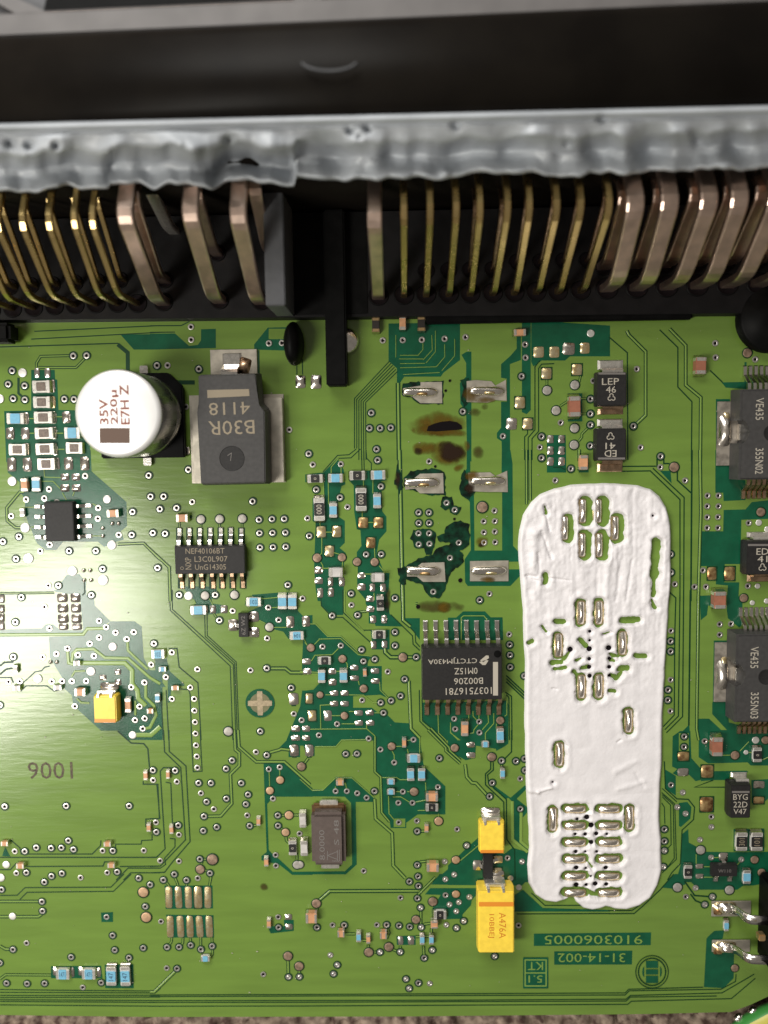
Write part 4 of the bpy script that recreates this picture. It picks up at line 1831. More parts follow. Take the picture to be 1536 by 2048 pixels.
# sixteen pin chip
t = soic("wide_outline_chip", "wide black chip with sixteen leads and rows of pale upside-down lettering", 924.5, 1347.5, 158, 104, 0.24, 'black',
     [('N', [(x, 1243) for x in (850.5, 871, 891.7, 912, 932.7, 953, 974, 994)], 8, 'lead'), ('S', [(x, 1429) for x in (854, 875, 895.5, 916, 936.5, 956.7, 977.5, 998)], 8, 'browntin')])
for s, x, y, w_, h_ in (("CTCTJM430A", 905, 1321, 98, 13), ("0M15Z", 932, 1342, 46, 13), ("B00206", 937, 1362, 58, 13), ("1037516781", 937.5, 1382, 92, 14)):
    text(s, x, y, 0.243, w_, h_, 181, 'printw', t)
def flat_px(name, pts, z, m, parent):
    me = poly_mesh(name, [P(x, y, z) for x, y in pts], 0, m); o = mk(name, me, None, (0, 0, z)); attach(o, parent); return o
flat_px("marking_bar", [(986, 1324), (996, 1324), (996, 1391), (986, 1391)], 0.2425, 'printw', t)
for pts in ([(960, 1321), (972, 1311), (977, 1311), (978, 1316), (967, 1324)], [(958, 1324), (972, 1320), (977, 1321), (971, 1330), (965, 1330)]):
    flat_px("logo", pts, 0.2425, 'printw', t)
o = mk("pin_one_dimple", CACHE.setdefault('dimple', lathe("dimple", [(1.0, 0), (0.9, 0.0005), (0.2, 0.0008)], 'blackcon', 20)), None, P(995, 1308, 0.2425), 0, (0.045, 0.045, 1)); attach(o, t)
# small three-lead transistors
def sot(label, cx, cy, wp, hp, leads, txt=None):
    c, sx, sy = rect(cx, cy, wp, hp, 0.10); base = Vector((c.x, c.y, 0))
    t = thing("small_transistor", base, label, "transistor", "three-lead transistors")
    mk("body", icm("chip_body", sx, sy, 0.10, 'black', 0.008, 0.005), t)
    for d, px, py in leads:
        e = P(px, py, 0.016)-base
        if d in 'NS': edge = sy/2*(1 if d == 'N' else -1); L = abs(e.y-edge); loc = (e.x, edge, 0); rz = math.pi/2 if d == 'N' else -math.pi/2
        else: edge = sx/2*(1 if d == 'E' else -1); L = abs(e.x-edge); loc = (edge, e.y, 0); rz = 0 if d == 'E' else math.pi
        mk("lead", gull("lead", L, 0.05, 8*PXW, 'lead'), t, loc, rz)
    if txt: text(txt[0], cx, cy, 0.102, txt[1], txt[2], txt[3], 'prints', t)
    return t
sot("little black transistor with three leads below the fourteen-lead chip", 486.5, 1251, 19, 46, [('W', 466, 1250), ('E', 506, 1233), ('E', 506, 1265)], ("6Z W2", 38, 8, 90))
sot("little black transistor squeezed between the two yellow tantalum capacitors", 976.5, 1732, 19, 49, [('W', 956, 1730), ('E', 995, 1719), ('E', 995, 1745)])
sot("little black transistor beside the blue resistor, lower right part of the board", 1449.5, 1742, 50, 22, [('N', 1446, 1718), ('S', 1431, 1762), ('S', 1459, 1762)], ("W110", 26, 7, 0))
# diodes
def diode(label, x0_, y0_, x1, y1, h, top, bot, lines, band, termw):
    cx, cy, wp, hp = (x0_+x1)/2, (y0_+y1)/2, x1-x0_, y1-y0_
    c, sx, sy = rect(cx, cy, wp, hp, h); base = Vector((c.x, c.y, 0))
    t = thing("power_diode", base, label, "diode", "black block diodes")
    mk("body", icm("diode_body", sx, sy, h, 'black', 0.012, 0.008), t)
    for y, s in ((top, 1), (bot, -1)):
        if y is None: continue
        e = P(cx-3, y, 0.02)-base; L = abs(e.y-s*sy/2)
        mk("lead", gull("lead", L, h*0.55, termw*PXW, 'term' if s > 0 else 'browntin', 0.022, 0.55), t, (e.x, s*sy/2, 0), s*math.pi/2)
    flat_px("cathode_band", [(x0_+2, band-2), (x1-2, band-2), (x1-2, band+2), (x0_+2, band+2)], h+0.001, 'prints', t)
    for s, x, y, w_, h_, r in lines: text(s, x, y, h+0.002, w_, h_, r, 'printw', t)
    return t
def logo_px(cx, cy, r, z, parent):
    for k in range(3):
        a0 = k*2*math.pi/3+0.5; pts = [P(cx+r*0.5*math.cos(a0)+r*0.45*math.cos(a), cy+r*0.5*math.sin(a0)+r*0.45*math.sin(a), z) for a in np.linspace(a0-2.2, a0+2.2, 9)]
        v, f = strip(pts, 1.5*PXW, z); o = mk("logo", mesh("logo", v, f, 'printw'), None, (0, 0, 0)); attach(o, parent)
t = diode("black block diode printed LEP 46, upper of the pair", 1195, 745, 1253, 811, 0.22, 722, 827, [("LEP", 1221, 763, 34, 13, 0), ("46", 1222, 779, 20, 13, 0)], 747, 40)
logo_px(1223, 795, 8, 0.2225, t)
t = diode("black block diode printed 41 ED upside down, lower of the pair", 1194, 858, 1252, 920, 0.22, 840, 942, [("41", 1221, 892, 20, 13, 180), ("ED", 1221, 907, 24, 13, 180)], 917, 40)
logo_px(1221, 873, 8, 0.2225, t)
t = diode("black block diode printed ED 41 between the two big driver chips", 1494, 1083, 1556, 1149, 0.22, 1066, 1162, [("ED", 1525, 1103, 24, 13, 0), ("41", 1525, 1118, 20, 13, 0)], 1090, 44)
logo_px(1525, 1135, 8, 0.2225, t)
t = diode("black block diode printed BYG 22D V47 below the lower driver chip", 1462, 1571, 1501, 1636, 0.22, 1547, None, [("BYG", 1481, 1594, 29, 12, 0), ("22D", 1481, 1609, 28, 12, 0), ("V47", 1480, 1623, 26, 11, 0)], 1584, 26)
# tantalum capacitors
def tantal(label, x0_, y0_, x1, y1, h, tab, band, m='yellow', marks=()):
    cx, cy, wp, hp = (x0_+x1)/2, (y0_+y1)/2, x1-x0_, y1-y0_
    c, sx, sy = rect(cx, cy, wp, hp, h); base = Vector((c.x, c.y, 0))
    t = thing("tantalum_capacitor", base, label, "capacitor", "yellow tantalum capacitors")
    mk("body", icm("tantalum_body", sx, sy, h, m, 0.014, 0.012), t)
    a, tx, ty = rect((tab[0]+tab[2])/2, (tab[1]+tab[3])/2, tab[2]-tab[0], tab[3]-tab[1], 0.12)
    o = mk("lead", ubox('term', 0.10), None, (c.x, c.y+sy/2+0.034, 0.016), 0, (tx, 0.045, h*0.66)); attach(o, t)
    o = mk("solder_fillet", pad_mesh('tin', 2), None, (c.x, c.y+sy/2+0.075, 0.014), 0, (tx*1.02, 0.10, 0.09)); attach(o, t)
    for s in (-1, 1):
        o = mk("lead_wing", ubox('term', 0.15), None, (c.x+s*tx*0.36, c.y+sy/2+0.004, 0.02), 0, (tx*0.16, 0.05, h*0.93)); attach(o, t)
    e = mk("lead", ubox('term', 0.12), None, (c.x, c.y-sy/2-0.015, 0.012), 0, (tx*0.85, 0.06, h*0.35)); attach(e, t)
    flat_px("polarity_band", [(x0_+1, band[0]), (x1-1, band[0]), (x1-1, band[1]), (x0_+1, band[1])], h+0.0008, 'yellowband', t)
    for s, x, y, w_, h_, r in marks: text(s, x, y, h+0.0012, w_, h_, r, 'inkor', t)
    return t
tantal("orange-yellow tantalum capacitor in the bright glare at the left", 188, 1393, 232, 1445, 0.20, (200, 1381, 236, 1392), (1438, 1445))
tantal("small plain yellow tantalum capacitor, above the little transistor", 960, 1648, 1008, 1706, 0.20, (963, 1634, 1000, 1650), (1700, 1706))
tantal("large yellow tantalum capacitor with an orange band and faint print", 957, 1784, 1028, 1906, 0.30, (969, 1765, 1010, 1786), (1804, 1813), marks=(("A476A", 1005, 1851, 54, 14, 270), ("10BBEJ", 982, 1852, 50, 13, 270)))
# crystal
c, sx, sy = rect(656.5, 1680, 68, 106, 0.22); base = Vector((c.x, c.y, 0))
t = thing("crystal_can", base, "flat brown crystal can printed 8.0000 with a silver tab on top", "crystal")
mk("can", boxm("can", sx, sy, 0.03, 0.22, 'crystal', 0.045, 0, 4), t)
mk("rim", boxm("rim", sx*1.02, sy*1.04, 0.014, 0.075, 'crystalrim', 0.025), t, (0, 0.045, 0))
c2, tx, ty = rect(658, 1608, 36, 20, 0.02); o = mk("lead", ubox('term', 0.08), None, (c2.x, c2.y, 0.012), 0, (tx, ty, 0.045)); attach(o, t)
o = mk("lead", ubox('term', 0.08), None, (c2.x, c2.y-sy-0.13, 0.012), 0, (tx, 0.05, 0.03)); attach(o, t)
for s, x, y, w_, h_ in (("8.0000", 644, 1690, 62, 11), ("S 48", 673, 1665, 52, 10)): text(s, x, y, 0.2215, w_, h_, 90, 'prints', t)
for a, b in (((655, 1702), (655, 1720)), ((655, 1711), (675, 1703)), ((655, 1711), (675, 1719)), ((675, 1700), (675, 1722)), ((664, 1722), (679, 1722)), ((679, 1699), (679, 1722))):
    v, f = strip([P(*a, 0.2215), P(*b, 0.2215)], 1.4*PXW, nz(1e-6)*0+0.2216+random.random()*2e-4); o = mk("logo", mesh("logo", v, f, 'prints'), None); attach(o, t)
# big power transistor
H = 0.45
Tp = [(396.5, 751), (511, 748), (516, 810), (529, 822), (531, 965), (402, 968), (394, 822), (399, 808)]
top = [P(x, y, H) for x, y in Tp]; cxy = sum(top, Vector())/len(top)
t = thing("power_transistor", (cxy.x, cxy.y, 0), "big dark grey power transistor with silver side tabs and printed 4118", "transistor")
bm = bmesh.new(); Ls = []
for z, k in ((0.03, 0.0), (0.2, 0.030), (H, 0.0)):
    Ls.append([bm.verts.new(((p.x-cxy.x)+(k if p.x > cxy.x else -k), (p.y-cxy.y)+(k if p.y > cxy.y else -k), z)) for p in top][::-1])
for a in (0, 1):
    for i in range(8): bm.faces.new((Ls[a][i], Ls[a][(i+1) % 8], Ls[a+1][(i+1) % 8], Ls[a+1][i]))
bm.faces.new(Ls[2]); bm.faces.new(Ls[0][::-1])
bmesh.ops.bevel(bm, geom=bm.edges[:], offset=0.012, segments=2, affect='EDGES')
mk("body", bm_mesh("transistor_body", bm, 'grey'), t)
def slab(name, x0_, y0_, x1, y1, z0, z1, m, parent, bev=0.006):
    a, sx, sy = rect((x0_+x1)/2, (y0_+y1)/2, x1-x0_, y1-y0_, z1)
    o = mk(name, boxm(name, sx, sy, z0, z1, m, bev), None, (a.x, a.y, 0)); attach(o, parent); return o
slab("heat_tab", 386, 797, 566, 966, 0.016, 0.14, 'cream', t)
slab("solder_land", 381, 790, 569, 966, 0.004, 0.020, 'cream', t, 0.002)
slab("solder_land", 421, 699, 514, 760, 0.004, 0.020, 'cream', t, 0.002)
lead_m = gull("lead", 0.30, 0.20, 32*PXW, 'lead', 0.05, 0.45); e = P(462, 752, 0.0)
o = mk("lead", lead_m, None, (P(459, 748, 0.2).x, P(459, 752, 0.2).y-0.02, 0.01), math.pi/2); attach(o, t)
o = mk("solder_fillet", pad_mesh('browntin', 2), None, P(487, 733, 0.02), -0.3, (0.17, 0.22, 0.10)); attach(o, t)
flat_px("marking_bar", [(414, 780), (498, 778), (499, 792), (415, 796)], H+0.002, 'print', t)
text("4118", 459, 817, H+0.002, 82, 25, 181, 'print', t); text("B30R", 463, 855, H+0.002, 92, 28, 181, 'print', t)
o = mk("ejector_mark", lathe("ejector_mark", [(0.150, 0.0), (0.146, 0.004), (0.142, 0.0015), (0.07, 0.0013)], 'black', 36, None, False), None, P(464, 917, H)); attach(o, t)
v, f = strip([P(455, 911, H+.006), P(463, 906, H+.006), P(461, 922, H+.006)], 1.2*PXW, H+0.006); o = mk("marking", mesh("marking", v, f, 'prints'), None); attach(o, t)
# driver chips at the right edge
def driver(label, x0_, y0_, y1, padr, pin_top, pin_bot, l1, l2, dimple_y):
    x1 = x0_+150; H = 0.30; c, sx, sy = rect((x0_+x1)/2, (y0_+y1)/2, x1-x0_, y1-y0_, H); base = Vector((c.x, c.y, 0))
    t = thing("driver_chip", base, label, "chip", "driver chips along the right edge")
    ym = (y0_+y1)/2+1
    bm = bmesh.new(); hx, hy = sx/2, sy/2; ny = 0.135
    ncy = P(x0_, dimple_y, H).y-base.y; nd = 0.085
    out = [(-hx, -hy), (hx, -hy), (hx, hy), (-hx, hy), (-hx, ncy+ny), (-hx+nd, ncy+ny), (-hx+nd+0.06, ncy), (-hx+nd, ncy-ny), (-hx, ncy-ny)]
    L0 = [bm.verts.new((a-(0.01 if a < 0 else 0), b*1.01, 0.02)) for a, b in out]; L1 = [bm.verts.new((a, b, H)) for a, b in out]
    nn = len(out)
    for i in range(nn): bm.faces.new((L0[i], L0[(i+1) % nn], L1[(i+1) % nn], L1[i]))
    bm.faces.new(L1); bm.faces.new(L0[::-1])
    bmesh.ops.bevel(bm, geom=[e for e in bm.edges if abs(e.verts[0].co.z-H) < 1e-4 and abs(e.verts[1].co.z-H) < 1e-4], offset=0.022, segments=2, affect='EDGES')
    mk("body", bm_mesh("driver_body", bm, 'grey'), t)
    slab("solder_land", padr[0], padr[1], padr[2]+40, padr[3], 0.004, 0.022, 'dull', t, 0.003)
    slab("heat_tab", x0_-1, dimple_y-16, x0_+30, dimple_y+16, 0.02, 0.11, 'lead', t, 0.008)
    o = mk("solder_fillet", pad_mesh('tin', 1), None, P(padr[0]+15, dimple_y-2, 0.02), 0, (0.15, 0.38, 0.14)); attach(o, t)
    o = mk("flux_residue", pad_mesh('gold', 3), None, P(padr[0]+19, dimple_y-28, 0.02), 0, (0.075, 0.14, 0.05)); attach(o, t)
    for d, xs, ye, mm in (('N', pin_top[0], pin_top[1], 'lead'), ('S', pin_bot[0], pin_bot[1], 'browntin')):
        for x in xs:
            e = P(x, ye, 0.016)-base; edge = sy/2*(1 if d == 'N' else -1); L = abs(e.y-edge)
            k = ('drv', d, round(L, 2))
            if k not in CACHE: CACHE[k] = gull("lead", L, 0.15, 6*PXW, mm, 0.02, 0.34)
            mk("lead", CACHE[k], t, (P(x, ye, 0.05).x-base.x, edge, 0), math.pi/2 if d == 'N' else -math.pi/2)
    text(l1[0], l1[1], l1[2], H+0.002, l1[3], l1[4], 270, 'printw', t); text(l2[0], l2[1], l2[2], H+0.002, l2[3], l2[4], 270, 'printw', t)
    o = mk("ejector_mark", lathe("ejector_mark", [(0.095, 0.002), (0.09, 0.004), (0.085, 0.001), (0.02, 0.0005)], 'black', 28), None, P(x0_+63 if y0_ < 1000 else x0_+60, dimple_y+2, H+0.0005)); attach(o, t)
    return t
driver("upper dark grey driver chip with notched side and downward pale lettering 355N02", 1480, 778, 959, (1434, 803, 1462, 931), ([1492.5+11*i for i in range(8)], 733), ([1489+10.4*i for i in range(8)], 996), ("VE435", 1519.5, 818, 44, 16), ("355N02", 1518.5, 922, 52, 16), 864)
driver("lower dark grey driver chip with notched side and downward pale lettering 355N03", 1472, 1269, 1445, (1429, 1285, 1455, 1404), ([1484+10.6*i for i in range(8)], 1217), ([1480+10.4*i for i in range(8)], 1466), ("VE435", 1509, 1315, 44, 16), ("355N03", 1509, 1411, 54, 16), 1352)
# electrolytic capacitor
HC = 0.98; cc = P(235, 827, HC); cb = Vector((cc.x, cc.y, 0))
t = thing("electrolytic_capacitor", cb, "round silver can capacitor printed 35V 220 on a black square base", "capacitor")
bm = bmesh.new(); s = 0.515; k = 0.17
pts = [(-s, -s), (s, -s), (s, s-k), (s-k, s), (-s+k, s), (-s, s-k)]
lo = [bm.verts.new((a, b, 0.02)) for a, b in pts]; hi = [bm.verts.new((a, b, 0.13)) for a, b in pts]
for i in range(6): bm.faces.new((lo[i], lo[(i+1) % 6], hi[(i+1) % 6], hi[i]))
bm.faces.new(hi); bm.faces.new(lo[::-1]); bmesh.ops.bevel(bm, geom=bm.edges[:], offset=0.015, segments=2, affect='EDGES')
mk("base", bm_mesh("capacitor_base", bm, 'blackcon'), t)
mk("can", lathe("capacitor_can", [(0.485, 0.10), (0.497, 0.14), (0.497, 0.22), (0.485, 0.25), (0.472, 0.27), (0.472, 0.29), (0.485, 0.31), (0.497, 0.34), (0.497, HC-0.075), (0.488, HC-0.035), (0.468, HC-0.012), (0.435, HC), (0.2, HC), (0.001, HC)], ['aluside', 'alu'], 72, [0]*9+[1]*5), t)
for sgn in (1, -1):
    mk("lead", ubox('lead', 0.08), t, (0.03, sgn*0.545, 0.014), 0, (0.10, 0.13, 0.05))
flat_px("polarity_mark", [(199, 856), (259.5, 856), (259.5, 886.5), (199, 886.5)], HC+0.0015, 'inkbrown', t)
for s_, x, w_ in (("35V", 207.5, 50), ("220µ", 229, 68), ("E7H Z", 249.5, 78)): text(s_, x, 848.5-w_/2, HC+0.002, w_, 18, 90, 'inkred', t)
# relay tails soldered to the board
def rtail(label, land, pin, wpx, m, gold=False):
    cx = sum(p[0] for p in land)/len(land); cy = sum(p[1] for p in land)/len(land); b = P(cx, cy); b.z = 0
    t = thing("solder_tail", b, label, "terminal", "soldered tails on rectangular pads")
    pts = [P(*p, TOPZ) for p in land]; me = poly_mesh("land", pts, TOPZ+0.001, m)
    o = mk("land", me, None); attach(o, t)
    # capsule of solder over a flat pin
    (ax, ay), (bx, by) = pin; L = math.dist(pin[0], pin[1]); a, c2 = P(ax, ay, .05), P(bx, by, .05); ln = (c2-a).length; ang = math.atan2(c2.y-a.y, c2.x-a.x); wd = wpx*PXW
    vs, fs = [], []; N = 18; rnd = random.Random(int(ax))
    prof = [(-.02, .25), (0, .55), (.04, .8), (.12, .95), (.3, 1.0), (.5, 1.05), (.7, 1.1), (.85, 1.02), (.94, .75), (.985, .45), (1.0, .12)]
    for u, r in prof:
        for k in range(9):
            th = math.pi*k/8; rr = r*(1+0.10*noise.noise((u*6+ax, th*1.3, 0)))
            vs.append((u*ln, -math.cos(th)*wd/2*rr, TOPZ+0.002+(math.sin(th)**0.8)*0.050*(0.5+0.5*rr)))
    for i in range(len(prof)-1):
        for k in range(8): q0 = i*9+k; fs.append((q0, q0+9, q0+10, q0+1))
    o = mk("solder", mesh("solder", vs, fs, 'tin', None, True), None, (a.x, a.y, 0), ang); attach(o, t)
    o = mk("pin", boxm("pin", ln*0.74, wd*0.40, 0.02, TOPZ+0.062, 'lead', 0.012), None, ((a.x+c2.x)/2, (a.y+c2.y)/2, 0), ang); attach(o, t)
    rr = mk("flux_residue", pad_mesh('burnt' if not gold else 'gold', int(ax) % 5), None, ((a.x*.45+c2.x*.55), (a.y+c2.y)/2-0.02, TOPZ+0.045), ang, (ln*0.34, wd*0.42, 0.055)); attach(rr, t)
    return t
Q = lambda *a: [q(*p) for p in a]
rtail("top solder tail of the column beside the burnt slot", Q((250, 100), (425, 97), (428, 272), (250, 272), (180, 218), (108, 206), (106, 150), (250, 128)), Q((112, 178), (388, 180)), 17, 'cream')
rtail("upper gold-stained solder tail of the column next to the paste", Q((628, 92), (700, 82), (830, 92), (862, 128), (950, 80), (956, 252), (862, 246), (800, 268), (628, 262)), Q((662, 170), (938, 172)), 17, 'cream', True); stain(*q(660, 200), 20, 17, 'stain', 0, 1.0, 'flux_stain'); stain(*q(780, 245), 22, 7, 'stain', 0, 1.0, 'flux_stain')
rtail("middle solder tail with brown flux in the column below the burnt slot", Q((245, 850), (435, 845), (440, 1010), (245, 1010), (205, 972), (125, 980), (122, 890), (200, 885)), Q((122, 925), (402, 922)), 19, 'cream')
rtail("middle solder tail of the column next to the paste", Q((640, 842), (820, 838), (862, 868), (960, 825), (965, 1000), (850, 998), (810, 1000), (650, 992)), Q((668, 912), (948, 908)), 18, 'cream', True); stain(*q(680, 870), 16, 13, 'stain', 0, 1.0, 'flux_stain'); stain(*q(655, 970), 12, 12, 'char', 0, .9, 'flux_stain')
rtail("lowest solder tail in the charred dark green patch", Q((260, 1580), (445, 1575), (455, 1735), (270, 1735), (220, 1692), (140, 1692), (138, 1610), (230, 1605)), Q((138, 1648), (408, 1652)), 19, 'cream')
rtail("lowest solder tail of the column next to the paste", Q((655, 1565), (970, 1560), (970, 1730), (655, 1730)), Q((672, 1650), (956, 1645)), 18, 'cream', True); stain(*q(800, 1715), 16, 6, 'stain', 0, 1.0, 'flux_stain')
# right edge connector with two bent leads
b = P(1526, 1866); b.z = 0
t = thing("edge_header", b, "black plastic header with two bent solder leads at the lower right edge", "connector")
slab("housing", 1553, 1788, 1640, 1960, 0.01, 0.55, 'blackcon', t, 0.03)
for x0_, y0_, x1, y1 in ((1423, 1802, 1502, 1833), (1424, 1880, 1500, 1904)): slab("solder_land", x0_, y0_, x1, y1, 0.012, 0.022, 'cream', t, 0.003)
def bent(pts, wd, th, m):
    vs, fs = [], []
    P3 = [Vector(p) for p in pts]
    for i, p in enumerate(P3):
        d = (P3[min(i+1, len(P3)-1)]-P3[max(i-1, 0)]).normalized(); s_ = d.cross(Vector((0, 0, 1))).normalized(); n_ = s_.cross(d)
        for a, c_ in ((-1, -1), (1, -1), (1, 1), (-1, 1)): vs.append(p+s_*a*wd/2+n_*c_*th/2)
    for i in range(len(P3)-1):
        for k in range(4): fs.append((i*4+k, i*4+(k+1) % 4, i*4+4+(k+1) % 4, i*4+4+k))
    fs += [(0, 3, 2, 1), tuple(len(vs)-4+k for k in range(4))]
    me = mesh("lead", vs, fs, m); bm = bmesh.new(); bm.from_mesh(me); bmesh.ops.recalc_face_normals(bm, faces=bm.faces); bmesh.ops.bevel(bm, geom=bm.edges[:], offset=0.012, segments=2, affect='EDGES'); bm.to_mesh(me); bm.free()
    me.polygons.foreach_set("use_smooth", [True]*len(me.polygons)); return me
for dy in (0, 79):
    pts = [P(1433, 1816+dy, .04), P(1450, 1816+dy, .05), P(1464, 1818+dy, .07), P(1476, 1823+dy, .15), P(1488, 1833+dy, .27), P(1500, 1839+dy, .33), P(1516, 1840+dy, .34), P(1545, 1841+dy, .34)]
    o = mk("lead", bent(pts, 0.115, 0.05, 'lead'), None); attach(o, t)
    o = mk("solder", pad_mesh('gold', 1+dy % 3), None, P(1449, 1815+dy, 0.022), 0, (0.30, 0.15, 0.13)); attach(o, t)
    o = mk("flux_residue", pad_mesh('burnt', 2), None, P(1436, 1818+dy, 0.02), 0, (0.12, 0.16, 0.10)); attach(o, t)
    o = mk("solder", pad_mesh('tin', 3), None, P(1453, 1816+dy, 0.05), 0, (0.17, 0.13, 0.14)); attach(o, t)
o = mk("square_pin", boxm("square_pin", 0.085, 0.085, 0.5, 0.60, 'goldterm', 0.012), None, (P(1525, 1877, .6).x, P(1525, 1877, .6).y, 0)); attach(o, t)
for dy in (0, 79):
    pass
# ------------------------------------------------------------------ heat paste: a smeared sheet whose surface dips below the board at its outline and at each opening
OUT = [(1180, 967), (1140, 970), (1108, 977), (1080, 989), (1062, 1005), (1046, 1030), (1038, 1060), (1036, 1095), (1039, 1140), (1042, 1180), (1047, 1220), (1046, 1260), (1050, 1320), (1049, 1380), (1049, 1450), (1051, 1530), (1053, 1600), (1057, 1650), (1058, 1690), (1054, 1730), (1057, 1765), (1070, 1788), (1090, 1800), (1112, 1803), (1130, 1797), (1146, 1790), (1152, 1803), (1166, 1815), (1184, 1818), (1198, 1815), (1210, 1811), (1228, 1816), (1252, 1817), (1278, 1810), (1300, 1793), (1315, 1768), (1323, 1735), (1322, 1690), (1319, 1640), (1319, 1600), (1322, 1540), (1324, 1480), (1325, 1420), (1329, 1360), (1332, 1300), (1336, 1230), (1340, 1160), (1341, 1100), (1340, 1050), (1332, 1015), (1318, 993), (1300, 978), (1275, 970), (1230, 967)]
VS = [(1168, 1022), (1199, 1022), (1132, 1056), (1233, 1056), (1167, 1090), (1201, 1090), (1162, 1225), (1198, 1225), (1117, 1290), (1245, 1286), (1163, 1373), (1198, 1372), (1257, 1441), (1119, 1508), (1106, 1638), (1259, 1635)]
HS = [(x, y) for y in (1618, 1651, 1684.5, 1718, 1752, 1785) for x in (1150, 1217.5)]
CAP = []      # (x0, y0, x1, y1, r): openings as capsules
for i, (x, y) in enumerate(VS):
    r = 15 if i < 6 else 12.5
    if i in (2,): r = 13
    ox = {0: 3, 1: 7, 2: 4, 3: 1, 4: 3, 5: 3}.get(i, -1)
    CAP.append((x+ox, y-18, x+ox, y+18, r*0.9))
for x, y in HS: CAP.append((x-18, y-2, x+18, y-2, 10.5))
for a in ((1312, 1085, 1308, 1150, 9.5), (1309, 1150, 1306, 1192, 5), (1303, 1200, 1310, 1215, 4.5), (1245, 1240, 1276, 1239, 6.5), (1113, 1242, 1126, 1242, 6), (1058, 1284, 1064, 1280, 4.5), (1091, 1150, 1091, 1164, 5.5), (1090, 1012, 1093, 1026, 2.5), (1158, 1278, 1172, 1292, 5), (1103, 1325, 1122, 1324, 5.5), (1110, 1338, 1130, 1335, 4.5), (1128, 1318, 1138, 1304, 4), (1152, 1320, 1162, 1316, 3.5), (1164, 1336, 1176, 1333, 4), (1222, 1307, 1236, 1313, 4.5), (1271, 1310, 1290, 1312, 5.5), (1240, 1337, 1254, 1336, 6.5), (1232, 1358, 1242, 1345, 4), (1222, 1350, 1228, 1352, 4), (1218, 1381, 1228, 1382, 4.5), (1172, 1718, 1184, 1733, 2.5), (1176, 1782, 1190, 1788, 5), (1148, 1342, 1156, 1352, 3.5), (1084, 1252, 1092, 1262, 3.0), (1220, 1320, 1228, 1322, 3.5), (1206, 1268, 1218, 1264, 2)):
    CAP.append(a)
DOT = [(1179, 1262, 2.5), (1179, 1280, 2), (1140, 1298, 4.5), (1178, 1297, 4.5), (1217, 1295, 4.5), (1178, 1317, 3), (1218, 1316, 3), (1178, 1333, 3.6), (1218, 1333, 3.2), (1179, 1351, 3.6), (1218, 1350, 2.5), (1173, 1633, 4.5), (1154, 1637, 2.5), (1182, 1649, 4.5), (1170, 1667, 3), (1192, 1666, 3.5), (1182, 1683, 4), (1150, 1667, 2.5), (1151, 1702, 3.2), (1170, 1702, 2), (1193, 1702, 2.4), (1152, 1734, 4), (1171, 1735, 2.2), (1211, 1734, 3.6), (1152, 1768, 4.2), (1172, 1768, 2.8), (1190, 1766, 4), (1212, 1767, 3.4), (1105, 1563, 1.6), (1305, 1031, 1.8), (1212, 1650, 1.5), (1213, 1667, 2.2), (1181, 1751, 2.0)]
OPN = [P(*p) for p in OUT]; K = 1/PXW
step = 0.0105
xs = np.arange(min(p.x for p in OPN)-0.03, max(p.x for p in OPN)+0.03, step); ys = np.arange(min(p.y for p in OPN)-0.03, max(p.y for p in OPN)+0.03, step)
X, Y = np.meshgrid(xs, ys)
def seg_d(ax, ay, bx, by):
    dx, dy = bx-ax, by-ay; t_ = np.clip(((X-ax)*dx+(Y-ay)*dy)/max(dx*dx+dy*dy, 1e-12), 0, 1)
    return np.hypot(X-ax-t_*dx, Y-ay-t_*dy)
dist = np.full(X.shape, 1e9); inside = np.zeros(X.shape, bool); nO = len(OPN)
for i in range(nO):
    a, b_ = OPN[i], OPN[(i+1) % nO]; dist = np.minimum(dist, seg_d(a.x, a.y, b_.x, b_.y))
    cr = ((a.y > Y) != (b_.y > Y)); xx = (b_.x-a.x)*(Y-a.y)/((b_.y-a.y) if abs(b_.y-a.y) > 1e-9 else 1e-9)+a.x; inside ^= cr & (X < xx)
rs = np.random.RandomState(3)
def vnoise(fx_, fy_, seed):
    g = np.random.RandomState(seed).rand(64, 64)*2-1
    u, v = (X*fx_) % 63, (Y*fy_) % 63; i, j = u.astype(int), v.astype(int); fu, fv = u-i, v-j; fu, fv = fu*fu*(3-2*fu), fv*fv*(3-2*fv)
    return (g[j, i]*(1-fu)+g[j, i+1]*fu)*(1-fv)+(g[j+1, i]*(1-fu)+g[j+1, i+1]*fu)*fv
sd = np.where(inside, dist, -dist)+0.006*vnoise(8, 8, 11)
rim = np.zeros(X.shape)
for a in CAP:
    p0, p1 = P(a[0], a[1]), P(a[2], a[3]); dd = seg_d(p0.x, p0.y, p1.x, p1.y)-a[4]*PXW+0.011*vnoise(16, 16, 5)+0.006*vnoise(33, 33, 6)
    sd = np.minimum(sd, dd); rim = np.maximum(rim, np.exp(-(np.maximum(dd, 0)/0.028)**2))
for a in DOT:
    p0 = P(a[0], a[1]); dd = np.hypot(X-p0.x, Y-p0.y)-a[2]*1.1*PXW; sd = np.minimum(sd, dd)
H0 = 0.042; zt = np.clip(sd/0.035, -1, 1); prof = np.where(zt > 0, 1-(1-zt)**2, zt*2)
yn = (Y-ys[0])/(ys[-1]-ys[0])
streak = np.abs(vnoise(9, 1.1, 21))*0.6+np.abs(vnoise(17, 2.2, 22))*0.35
wr = np.abs(vnoise(3.2, 5.0, 23)); fine = vnoise(30, 26, 24)*0.5+vnoise(14, 12, 25)
upper = np.clip((yn-0.45)*3, 0, 1)
Zp = H0*prof*(1.0+0.40*streak*upper+0.18*(wr-0.4)+0.12*fine*upper+0.03*fine)+rim*0.004*(zt > 0)
eb = np.exp(-((sd-0.05)/0.03)**2); Zp += 0.006*eb*(zt > 0)
